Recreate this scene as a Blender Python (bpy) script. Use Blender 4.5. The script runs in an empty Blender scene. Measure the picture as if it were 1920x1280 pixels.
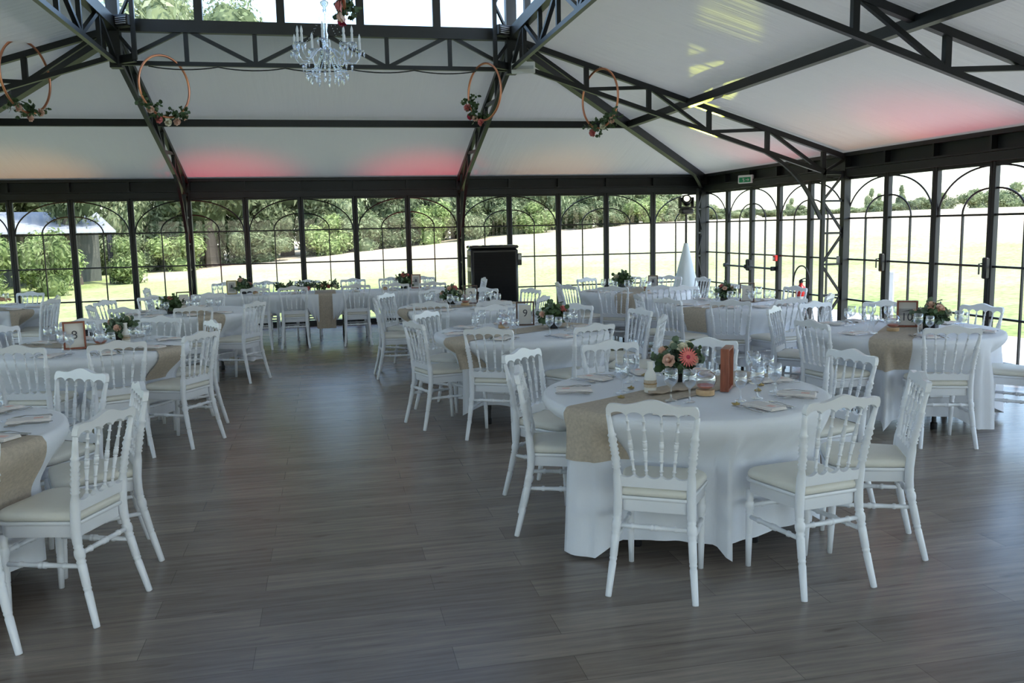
import bpy, math, random
import numpy as np
from mathutils import Vector, Matrix
PI = math.pi
C = bpy.context.scene.collection
SC = bpy.context.scene
rnd = random.Random(7)
rad = math.radians

# ------------------------------------------------------------------ camera
CAM_H = 1.68
YAW, PITCH, ROLL, FPX = 0.2052, 0.1285, 0.0203, 1642.95
_fw = Vector((math.sin(YAW) * math.cos(PITCH), math.cos(YAW) * math.cos(PITCH), -math.sin(PITCH)))
_rt0 = Vector((math.cos(YAW), -math.sin(YAW), 0))
_up0 = _rt0.cross(_fw)
_rt = math.cos(ROLL) * _rt0 - math.sin(ROLL) * _up0
_up = math.sin(ROLL) * _rt0 + math.cos(ROLL) * _up0
cam_d = bpy.data.cameras.new('camera')
cam = bpy.data.objects.new('camera', cam_d)
C.objects.link(cam)
cam.matrix_world = Matrix(((_rt.x, _up.x, -_fw.x, 0), (_rt.y, _up.y, -_fw.y, 0), (_rt.z, _up.z, -_fw.z, CAM_H), (0, 0, 0, 1)))
cam_d.sensor_width = 36
cam_d.lens = 36 * FPX / 1920
cam_d.clip_end = 600
SC.camera = cam


def px(p):
    d = Vector(p) - Vector((0, 0, CAM_H))
    z = max(d.dot(_fw), 0.01)
    return 960 + FPX * d.dot(_rt) / z, 640 - FPX * d.dot(_up) / z


# ------------------------------------------------------------------ mesh builder
class MB:
    def __init__(s):
        s.v, s.f = [], []

    def add(s, vs, fs):
        b = len(s.v)
        s.v += [tuple(v) for v in vs]
        s.f += [tuple(b + i for i in f) for f in fs]
        return s

    def box(s, c, d, rz=0.0, bev=0.0):
        hx, hy, hz = d[0] / 2, d[1] / 2, d[2] / 2
        co, si = math.cos(rz), math.sin(rz)
        if bev <= 0:
            pts = [(x, y, z) for z in (-hz, hz) for y in (-hy, hy) for x in (-hx, hx)]
            fs = [(0, 2, 3, 1), (4, 5, 7, 6), (0, 1, 5, 4), (2, 6, 7, 3), (0, 4, 6, 2), (1, 3, 7, 5)]
        else:
            b = min(bev, hx * .9, hy * .9, hz * .9)
            pts, fs = [], []
            idx = {}
            for sx in (-1, 1):
                for sy in (-1, 1):
                    for sz in (-1, 1):
                        idx[sx, sy, sz] = len(pts)
                        pts += [(sx * hx, sy * (hy - b), sz * (hz - b)), (sx * (hx - b), sy * hy, sz * (hz - b)), (sx * (hx - b), sy * (hy - b), sz * hz)]
            I = lambda x, y, z, k: idx[x, y, z] + k
            for t in (-1, 1):
                fs.append([I(t, a, c_, 0) for a, c_ in ((-1, -1), (1, -1), (1, 1), (-1, 1))][::t])
                fs.append([I(a, t, c_, 1) for a, c_ in ((-1, -1), (-1, 1), (1, 1), (1, -1))][::t])
                fs.append([I(a, c_, t, 2) for a, c_ in ((-1, -1), (1, -1), (1, 1), (-1, 1))][::t])
            for x in (-1, 1):
                for y in (-1, 1):
                    fs.append([I(x, y, -1, 0), I(x, y, -1, 1), I(x, y, 1, 1), I(x, y, 1, 0)][::(x * y)])
                    fs.append([I(x, -1, y, 2), I(x, -1, y, 0), I(x, 1, y, 0), I(x, 1, y, 2)][::(x * y)])
                    fs.append([I(-1, x, y, 1), I(-1, x, y, 2), I(1, x, y, 2), I(1, x, y, 1)][::(x * y)])
                    for z in (-1, 1):
                        fs.append([I(x, y, z, 0), I(x, y, z, 1), I(x, y, z, 2)][::(x * y * z)])
        s.add([(c[0] + x * co - y * si, c[1] + x * si + y * co, c[2] + z) for x, y, z in pts], fs)
        return s

    def beam(s, p0, p1, w, h=None, up=(0, 0, 1)):
        h = h or w
        p0, p1 = Vector(p0), Vector(p1)
        d = (p1 - p0).normalized()
        u = Vector(up)
        if abs(d.dot(u)) > .98:
            u = Vector((1, 0, 0))
        r = d.cross(u).normalized()
        u = r.cross(d)
        vs = [p + r * (a * w / 2) + u * (b * h / 2) for p in (p0, p1) for a, b in ((-1, -1), (1, -1), (1, 1), (-1, 1))]
        s.add(vs, [(0, 1, 2, 3), (7, 6, 5, 4), (0, 4, 5, 1), (1, 5, 6, 2), (2, 6, 7, 3), (3, 7, 4, 0)])
        return s

    def tube(s, path, r, seg=10, closed=False, cap=True):
        path = [Vector(p) for p in path]
        n = len(path)
        rr = r if isinstance(r, (list, tuple)) else [r] * n
        vs, fs = [], []
        prev = None
        for i, p in enumerate(path):
            a = path[(i - 1) % n] if closed else path[max(i - 1, 0)]
            b = path[(i + 1) % n] if closed else path[min(i + 1, n - 1)]
            t = (b - a)
            t = t.normalized() if t.length > 1e-9 else Vector((0, 0, 1))
            if prev is None:
                u = Vector((0, 0, 1)) if abs(t.z) < .9 else Vector((1, 0, 0))
                prev = t.cross(u).normalized()
            q = prev - t * prev.dot(t)
            q = q.normalized() if q.length > 1e-6 else t.orthogonal().normalized()
            prev = q
            w = t.cross(q)
            for k in range(seg):
                an = 2 * PI * k / seg
                vs.append(p + (q * math.cos(an) + w * math.sin(an)) * rr[i])
        m = n if closed else n - 1
        for i in range(m):
            j = (i + 1) % n
            for k in range(seg):
                l = (k + 1) % seg
                fs.append((i * seg + k, i * seg + l, j * seg + l, j * seg + k))
        if cap and not closed:
            fs.append(tuple(range(seg))[::-1])
            fs.append(tuple((n - 1) * seg + k for k in range(seg)))
        s.add(vs, fs)
        return s

    def lathe(s, prof, seg=16, c=(0, 0, 0), sx=1, sy=1):
        vs, fs = [], []
        for r, z in prof:
            for k in range(seg):
                a = 2 * PI * k / seg
                vs.append((c[0] + r * math.cos(a) * sx, c[1] + r * math.sin(a) * sy, c[2] + z))
        for i in range(len(prof) - 1):
            for k in range(seg):
                l = (k + 1) % seg
                fs.append((i * seg + k, i * seg + l, (i + 1) * seg + l, (i + 1) * seg + k))
        s.add(vs, fs)
        return s

    def rings(s, rings, cap=True):
        n = len(rings[0])
        vs = [p for r in rings for p in r]
        fs = []
        for i in range(len(rings) - 1):
            for k in range(n):
                l = (k + 1) % n
                fs.append((i * n + k, i * n + l, (i + 1) * n + l, (i + 1) * n + k))
        if cap:
            fs.append(tuple(range(n))[::-1])
            fs.append(tuple((len(rings) - 1) * n + k for k in range(n)))
        s.add(vs, fs)
        return s

    def ball(s, c, r, seg=10, rg=6, sz=1.0):
        prof = [(max(math.sin(PI * i / rg), 1e-4) * r, -math.cos(PI * i / rg) * r * sz) for i in range(rg + 1)]
        return s.lathe(prof, seg, c)

    def quad(s, a, b, c, d):
        return s.add([a, b, c, d], [(0, 1, 2, 3)])

    def xf(s, M):
        s.v = [tuple(M @ Vector(v)) for v in s.v]
        return s

    def build(s, name, m, parent=None, sharp=38, smooth=True):
        me = bpy.data.meshes.new(name)
        me.from_pydata(s.v, [], s.f)
        me.update()
        if smooth:
            me.polygons.foreach_set('use_smooth', [True] * len(me.polygons))
            if sharp < 180:
                me.set_sharp_from_angle(angle=rad(sharp))
        if m is not None:
            me.materials.append(m)
        o = bpy.data.objects.new(name, me)
        C.objects.link(o)
        if parent is not None:
            o.parent = parent
        return o


def empty(name, loc=(0, 0, 0), rz=0.0):
    o = bpy.data.objects.new(name, None)
    o.location = loc
    o.rotation_euler = (0, 0, rz)
    o.empty_display_size = .1
    C.objects.link(o)
    return o


def tag(o, label=None, cat=None, group=None, kind=None):
    if label:
        o['label'] = label
    if cat:
        o['category'] = cat
    if group:
        o['group'] = group
    if kind:
        o['kind'] = kind
    return o


KIDS = {}


def kids_of(o):
    if o.name not in KIDS:
        KIDS[o.name] = list(o.children)
    return KIDS[o.name]


def dup(root, loc=None, rz=None, scale=None):
    r = root.copy()
    C.objects.link(r)
    if loc is not None:
        r.location = loc
    if rz is not None:
        r.rotation_euler = (0, 0, rz)
    if scale is not None:
        r.scale = scale if isinstance(scale, tuple) else (scale,) * 3
    for ch in kids_of(root):
        c = ch.copy()
        C.objects.link(c)
        c.parent = r
        for g in kids_of(ch):
            d = g.copy()
            C.objects.link(d)
            d.parent = c
    return r


ORD = 'first second third fourth fifth sixth seventh eighth ninth tenth eleventh twelfth thirteenth fourteenth fifteenth sixteenth seventeenth eighteenth nineteenth twentieth'.split()


def ordinal(i):
    if i < 20:
        return ORD[i]
    n = i + 1
    return str(n) + ('th' if 10 <= n % 100 <= 20 else {1: 'st', 2: 'nd', 3: 'rd'}.get(n % 10, 'th'))


RANK = {}


def rank(key, o, base, pos, tail='from the left'):
    """things most like each other: labelled by their order across the view"""
    RANK.setdefault(key, []).append((px(pos)[0], o, base, tail))


def finish_ranks():
    for key, L in RANK.items():
        L.sort(key=lambda t: t[0])
        n = len(L)
        for i, (x, o, base, tail) in enumerate(L):
            if n == 1:
                o['label'] = base
            elif i == 0:
                o['label'] = base + ', leftmost'
            elif i == n - 1:
                o['label'] = base + ', rightmost'
            else:
                o['label'] = base + ', ' + ordinal(i) + ' ' + tail


# ------------------------------------------------------------------ materials
def mat(name, col, rough=.5, metal=0.0, var=0.0, scale=8.0, bump=0.0, bscale=40.0, stretch=(1, 1, 1), trans=0.0, spec=.5, sheen=0.0, col2=None):
    m = bpy.data.materials.new(name)
    m.use_nodes = True
    nt = m.node_tree
    N, L = nt.nodes, nt.links
    b = N['Principled BSDF']
    b.inputs['Base Color'].default_value = (*col, 1)
    b.inputs['Roughness'].default_value = rough
    b.inputs['Metallic'].default_value = metal
    b.inputs['Specular IOR Level'].default_value = spec
    if sheen:
        b.inputs['Sheen Weight'].default_value = sheen
    tc = N.new('ShaderNodeTexCoord')
    mp = N.new('ShaderNodeMapping')
    mp.inputs['Scale'].default_value = stretch
    L.new(tc.outputs['Object'], mp.inputs['Vector'])
    if var > 0 or col2:
        no = N.new('ShaderNodeTexNoise')
        no.inputs['Scale'].default_value = scale
        no.inputs['Detail'].default_value = 5
        L.new(mp.outputs[0], no.inputs['Vector'])
        cr = N.new('ShaderNodeValToRGB')
        c2 = col2 or tuple(min(1, c * (1 + var)) for c in col)
        c1 = col if col2 else tuple(c * (1 - var) for c in col)
        cr.color_ramp.elements[0].position = .3
        cr.color_ramp.elements[1].position = .7
        cr.color_ramp.elements[0].color = (*c1, 1)
        cr.color_ramp.elements[1].color = (*c2, 1)
        L.new(no.outputs['Fac'], cr.inputs['Fac'])
        L.new(cr.outputs['Color'], b.inputs['Base Color'])
    if bump > 0:
        n2 = N.new('ShaderNodeTexNoise')
        n2.inputs['Scale'].default_value = bscale
        n2.inputs['Detail'].default_value = 4
        L.new(mp.outputs[0], n2.inputs['Vector'])
        bp = N.new('ShaderNodeBump')
        bp.inputs['Strength'].default_value = bump
        bp.inputs['Distance'].default_value = .02
        L.new(n2.outputs['Fac'], bp.inputs['Height'])
        L.new(bp.outputs['Normal'], b.inputs['Normal'])
    return m


M = {}
M['white'] = mat('white_lacquer', (.78, .80, .84), .28, var=.02, scale=3)
M['cushion'] = mat('ivory_leatherette', (.72, .70, .63), .48, var=.03, scale=6, bump=.08, bscale=120)
M['cloth'] = mat('white_linen', (.76, .785, .84), .85, var=.02, scale=5, bump=.12, bscale=300, sheen=.2)
M['burlap'] = mat('burlap', (.55, .47, .38), .95, var=.12, scale=60, bump=.5, bscale=420)
M['steel'] = mat('anthracite_steel', (.011, .0125, .0145), .40, var=.15, scale=6, spec=.4)
M['tableleg'] = mat('dark_table_leg', (.012, .012, .014), .4, var=.1)
M['plywood'] = mat('table_plywood', (.42, .30, .18), .6, var=.12, scale=12, stretch=(1, 8, 1))
M['silver'] = mat('cutlery_steel', (.55, .55, .57), .22, 1.0, var=.05)
M['napkin'] = mat('napkin_paper', (.76, .72, .70), .9, var=.03, bump=.1, bscale=200)
M['napkin_pink'] = mat('pink_print', (.80, .52, .46), .9, var=.12, scale=40)
M['redwood'] = mat('reddish_wood', (.26, .075, .04), .45, var=.25, scale=14, stretch=(6, 6, 1))
M['darkwood'] = mat('dark_wood', (.10, .05, .035), .45, var=.25, scale=14, stretch=(6, 6, 1))
M['blondwood'] = mat('blond_wood', (.55, .38, .22), .55, var=.15, scale=18, stretch=(1, 1, 6))
M['card'] = mat('white_card', (.72, .70, .66), .8, var=.02)
M['ink'] = mat('dark_ink', (.07, .07, .08), .7, var=.1)
M['greyprint'] = mat('grey_print', (.42, .42, .42), .8, var=.06)
M['leaf'] = mat('leaf_green', (.055, .10, .035), .55, var=.45, scale=25)
M['leaf2'] = mat('eucalyptus', (.13, .19, .13), .6, var=.3, scale=25)
M['rose'] = mat('pink_rose', (.72, .25, .24), .6, var=.15, scale=30)
M['rosepale'] = mat('pale_peach_rose', (.80, .55, .44), .6, var=.1, scale=30)
M['rosered'] = mat('red_rose', (.52, .03, .08), .55, var=.2, scale=30)
M['rosecream'] = mat('cream_rose', (.80, .76, .60), .6, var=.08, scale=30)
M['gerbera'] = mat('coral_gerbera', (.85, .22, .20), .55, var=.12, scale=60)
M['copper'] = mat('copper', (.72, .30, .17), .28, 1.0, var=.06)
M['vase'] = mat('dark_vase', (.012, .012, .014), .15, var=.1)
M['black'] = mat('black_plastic', (.010, .010, .012), .35, var=.2)
M['blackgloss'] = mat('black_gloss', (.006, .007, .012), .08, var=.1)
M['blackmatt'] = mat('matt_black_grille', (.008, .008, .009), .6, var=.1, spec=.2)
M['grill'] = mat('olive_pad', (.16, .16, .06), .8, var=.2, scale=60)
M['greypl'] = mat('grey_plastic', (.45, .46, .47), .5, var=.05)
M['whitepl'] = mat('white_plastic', (.72, .72, .70), .5, var=.03)
M['red'] = mat('signal_red', (.55, .015, .012), .35, var=.06)
M['green'] = mat('exit_green', (.02, .28, .12), .5, var=.06)
M['pinksand'] = mat('pink_sand', (.62, .16, .13), .8, var=.2, scale=150)
M['candle'] = mat('candle_white', (.78, .76, .72), .4, var=.02)
M['twine'] = mat('twine', (.36, .24, .13), .95, var=.2, scale=90)
M['tulle'] = mat('tan_gauze', (.56, .46, .36), .9, var=.06)
M['gold'] = mat('gilt', (.42, .32, .13), .4, .4, var=.2, scale=40)
M['skin'] = mat('skin', (.52, .27, .19), .5, var=.05, bump=.05, bscale=90)
M['shirt'] = mat('navy_shirt', (.03, .04, .09), .9, var=.1, bump=.1, bscale=200)
M['trouser'] = mat('dark_trousers', (.03, .03, .035), .9, var=.1)
M['hair'] = mat('brown_hair', (.06, .035, .02), .6, var=.2, scale=60, stretch=(8, 8, 1))
M['scrim'] = mat('white_scrim', (.72, .80, .82), .8, var=.02)
M['concrete'] = mat('pale_concrete', (.60, .57, .53), .9, var=.08, scale=3, bump=.15, bscale=60)
M['trunk'] = mat('bark', (.10, .08, .06), .95, var=.3, scale=6, bump=.8, bscale=12, stretch=(4, 4, 1))
M['sheetroof'] = mat('pale_sheet_roof', (.30, .31, .33), .6, var=.06, scale=2)
M['boardwall'] = mat('grey_boards', (.07, .075, .06), .8, var=.2, scale=3, stretch=(6, 6, 1))
M['cable'] = mat('black_rubber', (.012, .012, .012), .6, var=.1)


def mat_mix(name, col, fres=True, gl=.06, rough=0.0, face=None):
    m = bpy.data.materials.new(name)
    m.use_nodes = True
    nt = m.node_tree
    N, L = nt.nodes, nt.links
    N.remove(N['Principled BSDF'])
    tr = N.new('ShaderNodeBsdfTransparent')
    tr.inputs[0].default_value = (*col, 1)
    g = N.new('ShaderNodeBsdfGlossy')
    g.inputs['Roughness'].default_value = rough
    g.inputs['Color'].default_value = (.95, .97, 1, 1)
    mx = N.new('ShaderNodeMixShader')
    if face is not None:
        lw = N.new('ShaderNodeLayerWeight')
        lw.inputs['Blend'].default_value = face
        L.new(lw.outputs['Facing'], mx.inputs[0])
        mm = N.new('ShaderNodeMath')
        mm.operation = 'MULTIPLY_ADD'
        mm.inputs[1].default_value = .75
        mm.inputs[2].default_value = gl
        L.new(lw.outputs['Facing'], mm.inputs[0])
        L.new(mm.outputs[0], mx.inputs[0])
    else:
        fr = N.new('ShaderNodeFresnel')
        fr.inputs['IOR'].default_value = 1.38
        L.new(fr.outputs[0], mx.inputs[0])
    L.new(tr.outputs[0], mx.inputs[1])
    L.new(g.outputs[0], mx.inputs[2])
    L.new(mx.outputs[0], N['Material Output'].inputs['Surface'])
    return m


M['diffuser'] = bpy.data.materials.new('translucent_diffuser_skin')  # unseen outer skin, added to soften sun shadows on the lining
M['diffuser'].use_nodes = True
_n, _l = M['diffuser'].node_tree.nodes, M['diffuser'].node_tree.links
_n.remove(_n['Principled BSDF'])
_t, _d, _m = _n.new('ShaderNodeBsdfTranslucent'), _n.new('ShaderNodeBsdfDiffuse'), _n.new('ShaderNodeMixShader')
_t.inputs[0].default_value = _d.inputs[0].default_value = (.82, .82, .80, 1)
_m.inputs[0].default_value = .6
_l.new(_d.outputs[0], _m.inputs[1])
_l.new(_t.outputs[0], _m.inputs[2])
_l.new(_m.outputs[0], _n['Material Output'].inputs['Surface'])
M['pane'] = mat_mix('window_glass', (.93, .95, .94))
M['glass'] = mat_mix('clear_glass', (.97, .98, .99), gl=.045, rough=.02, face=.42)
M['crystal'] = mat_mix('cut_crystal', (.92, .95, 1.0), gl=.34, rough=.05, face=.5)


def mat_floor():
    m = bpy.data.materials.new('oak_vinyl_planks')
    m.use_nodes = True
    nt = m.node_tree
    N, L = nt.nodes, nt.links
    b = N['Principled BSDF']
    tc = N.new('ShaderNodeTexCoord')
    mp = N.new('ShaderNodeMapping')
    mp.inputs['Location'].default_value = (.357, -.075, 0)
    L.new(tc.outputs['Object'], mp.inputs['Vector'])
    br = N.new('ShaderNodeTexBrick')
    br.offset = .37
    br.offset_frequency = 2
    br.inputs['Scale'].default_value = 1
    br.inputs['Brick Width'].default_value = 1.24
    br.inputs['Row Height'].default_value = .193
    br.inputs['Mortar Size'].default_value = .0016
    br.inputs['Mortar Smooth'].default_value = .3
    br.inputs['Color1'].default_value = (.200, .163, .135, 1)
    br.inputs['Color2'].default_value = (.292, .245, .207, 1)
    br.inputs['Mortar'].default_value = (.10, .085, .07, 1)
    L.new(mp.outputs[0], br.inputs['Vector'])
    mg = N.new('ShaderNodeMapping')
    mg.inputs['Scale'].default_value = (.9, 13, 1)
    L.new(tc.outputs['Object'], mg.inputs['Vector'])
    n1 = N.new('ShaderNodeTexNoise')
    n1.inputs['Scale'].default_value = 2.2
    n1.inputs['Detail'].default_value = 7
    n1.inputs['Roughness'].default_value = .65
    L.new(mg.outputs[0], n1.inputs['Vector'])
    cr = N.new('ShaderNodeValToRGB')
    cr.color_ramp.elements[0].position = .32
    cr.color_ramp.elements[0].color = (.62, .60, .58, 1)
    cr.color_ramp.elements[1].position = .72
    cr.color_ramp.elements[1].color = (1.18, 1.16, 1.14, 1)
    L.new(n1.outputs['Fac'], cr.inputs['Fac'])
    mk = N.new('ShaderNodeMapping')
    mk.inputs['Scale'].default_value = (1.3, 6, 1)
    L.new(tc.outputs['Object'], mk.inputs['Vector'])
    n2 = N.new('ShaderNodeTexNoise')
    n2.inputs['Scale'].default_value = 2.6
    n2.inputs['Detail'].default_value = 2
    L.new(mk.outputs[0], n2.inputs['Vector'])
    c2 = N.new('ShaderNodeValToRGB')
    c2.color_ramp.elements[0].position = .66
    c2.color_ramp.elements[0].color = (1, 1, 1, 1)
    c2.color_ramp.elements[1].position = .80
    c2.color_ramp.elements[1].color = (.45, .42, .40, 1)
    L.new(n2.outputs['Fac'], c2.inputs['Fac'])
    m1 = N.new('ShaderNodeMix')
    m1.data_type = 'RGBA'
    m1.blend_type = 'MULTIPLY'
    m1.inputs['Factor'].default_value = 1
    L.new(br.outputs['Color'], m1.inputs['A'])
    L.new(cr.outputs['Color'], m1.inputs['B'])
    m2 = N.new('ShaderNodeMix')
    m2.data_type = 'RGBA'
    m2.blend_type = 'MULTIPLY'
    m2.inputs['Factor'].default_value = 1
    L.new(m1.outputs['Result'], m2.inputs['A'])
    L.new(c2.outputs['Color'], m2.inputs['B'])
    L.new(m2.outputs['Result'], b.inputs['Base Color'])
    b.inputs['Roughness'].default_value = .26
    b.inputs['Specular IOR Level'].default_value = .5
    bp = N.new('ShaderNodeBump')
    bp.inputs['Strength'].default_value = .12
    bp.inputs['Distance'].default_value = .004
    L.new(n1.outputs['Fac'], bp.inputs['Height'])
    L.new(bp.outputs[0], b.inputs['Normal'])
    return m


LINING_T = .06


def mat_lining():
    m = mat('stretched_white_lining', (.74, .73, .70), .75, var=.02, scale=.6)
    nt = m.node_tree
    N, L = nt.nodes, nt.links
    t = N.new('ShaderNodeBsdfTranslucent')
    t.inputs[0].default_value = (.80, .80, .77, 1)
    mx = N.new('ShaderNodeMixShader')
    mx.name = 'mix'
    mx.inputs[0].default_value = LINING_T
    L.new(N['Principled BSDF'].outputs[0], mx.inputs[1])
    L.new(t.outputs[0], mx.inputs[2])
    L.new(mx.outputs[0], N['Material Output'].inputs['Surface'])
    return m


def lining_bump(m, axis):
    """long soft creases that run down the slope of the cloth"""
    m = m.copy()
    nt = m.node_tree
    N, L = nt.nodes, nt.links
    b = N['Principled BSDF']
    tc = N.new('ShaderNodeTexCoord')
    mp = N.new('ShaderNodeMapping')
    mp.inputs['Scale'].default_value = (.12, 2.2, .12) if axis == 'x' else (2.2, .12, .12)
    L.new(tc.outputs['Object'], mp.inputs['Vector'])
    no = N.new('ShaderNodeTexNoise')
    no.inputs['Scale'].default_value = 1.6
    no.inputs['Detail'].default_value = 4
    no.inputs['Roughness'].default_value = .6
    L.new(mp.outputs[0], no.inputs['Vector'])
    bp = N.new('ShaderNodeBump')
    bp.inputs['Strength'].default_value = .55
    bp.inputs['Distance'].default_value = .10 if axis == 'x' else .03
    L.new(no.outputs['Fac'], bp.inputs['Height'])
    L.new(bp.outputs[0], b.inputs['Normal'])
    return m


def mat_leafcards(name, cols, trans=.35):
    m = bpy.data.materials.new(name)
    m.use_nodes = True
    nt = m.node_tree
    N, L = nt.nodes, nt.links
    N.remove(N['Principled BSDF'])
    ge = N.new('ShaderNodeNewGeometry')
    cr = N.new('ShaderNodeValToRGB')
    e = cr.color_ramp.elements
    e[0].color = (*cols[0], 1)
    e[1].color = (*cols[-1], 1)
    for i, c in enumerate(cols[1:-1]):
        q = e.new((i + 1) / (len(cols) - 1))
        q.color = (*c, 1)
    L.new(ge.outputs['Random Per Island'], cr.inputs['Fac'])
    oi = N.new('ShaderNodeObjectInfo')
    hs = N.new('ShaderNodeHueSaturation')
    mr = N.new('ShaderNodeMapRange')
    mr.inputs['To Min'].default_value = .75
    mr.inputs['To Max'].default_value = 1.25
    L.new(oi.outputs['Random'], mr.inputs['Value'])
    L.new(mr.outputs[0], hs.inputs['Value'])
    L.new(cr.outputs[0], hs.inputs['Color'])
    d = N.new('ShaderNodeBsdfDiffuse')
    t = N.new('ShaderNodeBsdfTranslucent')
    L.new(hs.outputs[0], d.inputs[0])
    L.new(hs.outputs[0], t.inputs[0])
    mx = N.new('ShaderNodeMixShader')
    mx.inputs[0].default_value = trans
    L.new(d.outputs[0], mx.inputs[1])
    L.new(t.outputs[0], mx.inputs[2])
    L.new(mx.outputs[0], N['Material Output'].inputs['Surface'])
    return m


M['tree_a'] = mat_leafcards('tree_leaves', [(.09, .12, .06), (.19, .23, .12), (.33, .36, .21)])
M['tree_b'] = mat_leafcards('tree_leaves_pale', [(.13, .17, .08), (.26, .30, .16), (.40, .42, .27)])
M['bush'] = mat_leafcards('bush_leaves', [(.12, .17, .06), (.25, .32, .12), (.38, .44, .20)])
M['hedge'] = mat_leafcards('hedge_leaves', [(.13, .16, .08), (.23, .27, .14), (.34, .36, .21)])


def mat_lawn():
    m = bpy.data.materials.new('meadow_grass')
    m.use_nodes = True
    nt = m.node_tree
    N, L = nt.nodes, nt.links
    b = N['Principled BSDF']
    b.inputs['Roughness'].default_value = .95
    b.inputs['Specular IOR Level'].default_value = .1
    tc = N.new('ShaderNodeTexCoord')
    n1 = N.new('ShaderNodeTexNoise')
    n1.inputs['Scale'].default_value = .22
    n1.inputs['Detail'].default_value = 9
    n1.inputs['Roughness'].default_value = .7
    L.new(tc.outputs['Object'], n1.inputs['Vector'])
    at = N.new('ShaderNodeAttribute')
    at.attribute_name = 'dry'
    ad = N.new('ShaderNodeMath')
    ad.operation = 'ADD'
    L.new(at.outputs['Fac'], ad.inputs[0])
    mr = N.new('ShaderNodeMapRange')
    mr.inputs['From Min'].default_value = .3
    mr.inputs['From Max'].default_value = .7
    mr.inputs['To Min'].default_value = -.35
    mr.inputs['To Max'].default_value = .35
    L.new(n1.outputs['Fac'], mr.inputs['Value'])
    L.new(mr.outputs[0], ad.inputs[1])
    cr = N.new('ShaderNodeValToRGB')
    e = cr.color_ramp.elements
    e[0].position, e[0].color = .0, (.25, .31, .10, 1)
    e[1].position, e[1].color = 1.0, (.56, .46, .33, 1)
    q = e.new(.5)
    q.color = (.41, .41, .20, 1)
    L.new(ad.outputs[0], cr.inputs['Fac'])
    n2 = N.new('ShaderNodeTexNoise')
    n2.inputs['Scale'].default_value = 9
    n2.inputs['Detail'].default_value = 6
    L.new(tc.outputs['Object'], n2.inputs['Vector'])
    c2 = N.new('ShaderNodeValToRGB')
    c2.color_ramp.elements[0].position = .3
    c2.color_ramp.elements[0].color = (.6, .6, .6, 1)
    c2.color_ramp.elements[1].position = .7
    c2.color_ramp.elements[1].color = (1.25, 1.25, 1.25, 1)
    L.new(n2.outputs['Fac'], c2.inputs['Fac'])
    mx = N.new('ShaderNodeMix')
    mx.data_type = 'RGBA'
    mx.blend_type = 'MULTIPLY'
    mx.inputs['Factor'].default_value = 1
    L.new(cr.outputs[0], mx.inputs['A'])
    L.new(c2.outputs[0], mx.inputs['B'])
    L.new(mx.outputs['Result'], b.inputs['Base Color'])
    return m


def emit(name, col, s):
    m = bpy.data.materials.new(name)
    m.use_nodes = True
    N, L = m.node_tree.nodes, m.node_tree.links
    N.remove(N['Principled BSDF'])
    e = N.new('ShaderNodeEmission')
    e.inputs[0].default_value = (*col, 1)
    e.inputs[1].default_value = s
    L.new(e.outputs[0], N['Material Output'].inputs['Surface'])
    return m


M['lensglow'] = emit('lamp_lens_glow', (1, .95, .55), 6)
M['ledred'] = emit('led_red', (1, .05, .08), 4)
M['ledorange'] = emit('led_orange', (1, .45, .08), 4)

# ------------------------------------------------------------------ building dimensions
W = .944
XR, XL, YB = 7.264, -7.150, 16.169
CX = (XR + XL) / 2
X0 = 2.417
LXR, LXL = 2.417, -2.305
YJ0 = 16.079
YJ = lambda j: YJ0 - W * j
YF = YJ(25) - .09
T1, T2, T3, HB, RF, ZL, ZT = 1.7226, 1.1471, .5763, 2.305, 2.63, 4.12, 5.15
YC = YJ(5) - .05          # first column line
S = 'structure'

# floor
fl = MB()
fl.box(((XL + XR) / 2, (YB + YF) / 2, -.06), (XR - XL + .12, YB - YF + .12, .12))
tag(fl.build('floor', mat_floor()), kind=S)

# ---- windows: one glazed leaf of each hand, then copies


def make_window(peak_left, name, h=HB):
    f = MB()
    f.box((.024, 0, h / 2), (.048, .07, h), bev=.006)
    f.box((W - .024, 0, h / 2), (.048, .07, h), bev=.006)
    f.box((W / 2, 0, .05), (W - .09, .06, .10), bev=.006)
    f.box((W / 2, 0, h - .02), (W - .09, .06, .04))
    fr = f.build(name, M['steel'])
    tag(fr, kind=S)
    b = MB()
    for z in (T1, T2, T3):
        b.box((W / 2, 0, z), (W - .09, .03, .024))
    b.box((W / 2, 0, (T1 + .1) / 2), (.018, .026, T1 - .1))
    for rx, rz in ((W - .06, HB - .04 - T1), (W / 2, (HB - .04 - T1) * .54)):
        pth = []
        for i in range(17):
            a = PI / 2 * i / 16
            x = .05 + (rx - .04) * math.sin(a) if peak_left else W - .05 - (rx - .04) * math.sin(a)
            pth.append((x, 0, T1 + rz * math.cos(a)))
        b.tube(pth, .012, 6)
    bars = b.build('glazing_bars', M['steel'], fr)
    p = MB()
    p.quad((.046, .006, .09), (W - .046, .006, .09), (W - .046, .006, h - .03), (.046, .006, h - .03))
    p.build('pane', M['pane'], fr, smooth=False)
    return fr


PL, PR = make_window(True, 'window_leaf'), make_window(False, 'window_leaf')
windows = []


def put_win(proto, loc, rz):
    o = dup(proto, loc, rz)
    windows.append(o)
    return o


back_w, right_w = [], []
for k in range(-10, 5):
    back_w.append(put_win(PL if k % 2 else PR, (X0 + k * W, YB, 0), 0))
for j in range(25):
    right_w.append(put_win(PL if j % 2 == 0 else PR, (XR, YJ(j), 0), -PI / 2))
    put_win(PR if j % 2 == 0 else PL, (XL, YJ(j + 1), 0), PI / 2)
for k in range(-10, 5):
    put_win(PR if k % 2 else PL, (X0 + (k + 1) * W, YF, 0), PI)
for o in (PL, PR):
    for c in list(o.children):
        bpy.data.objects.remove(c)
    bpy.data.objects.remove(o)
KIDS.clear()

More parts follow.
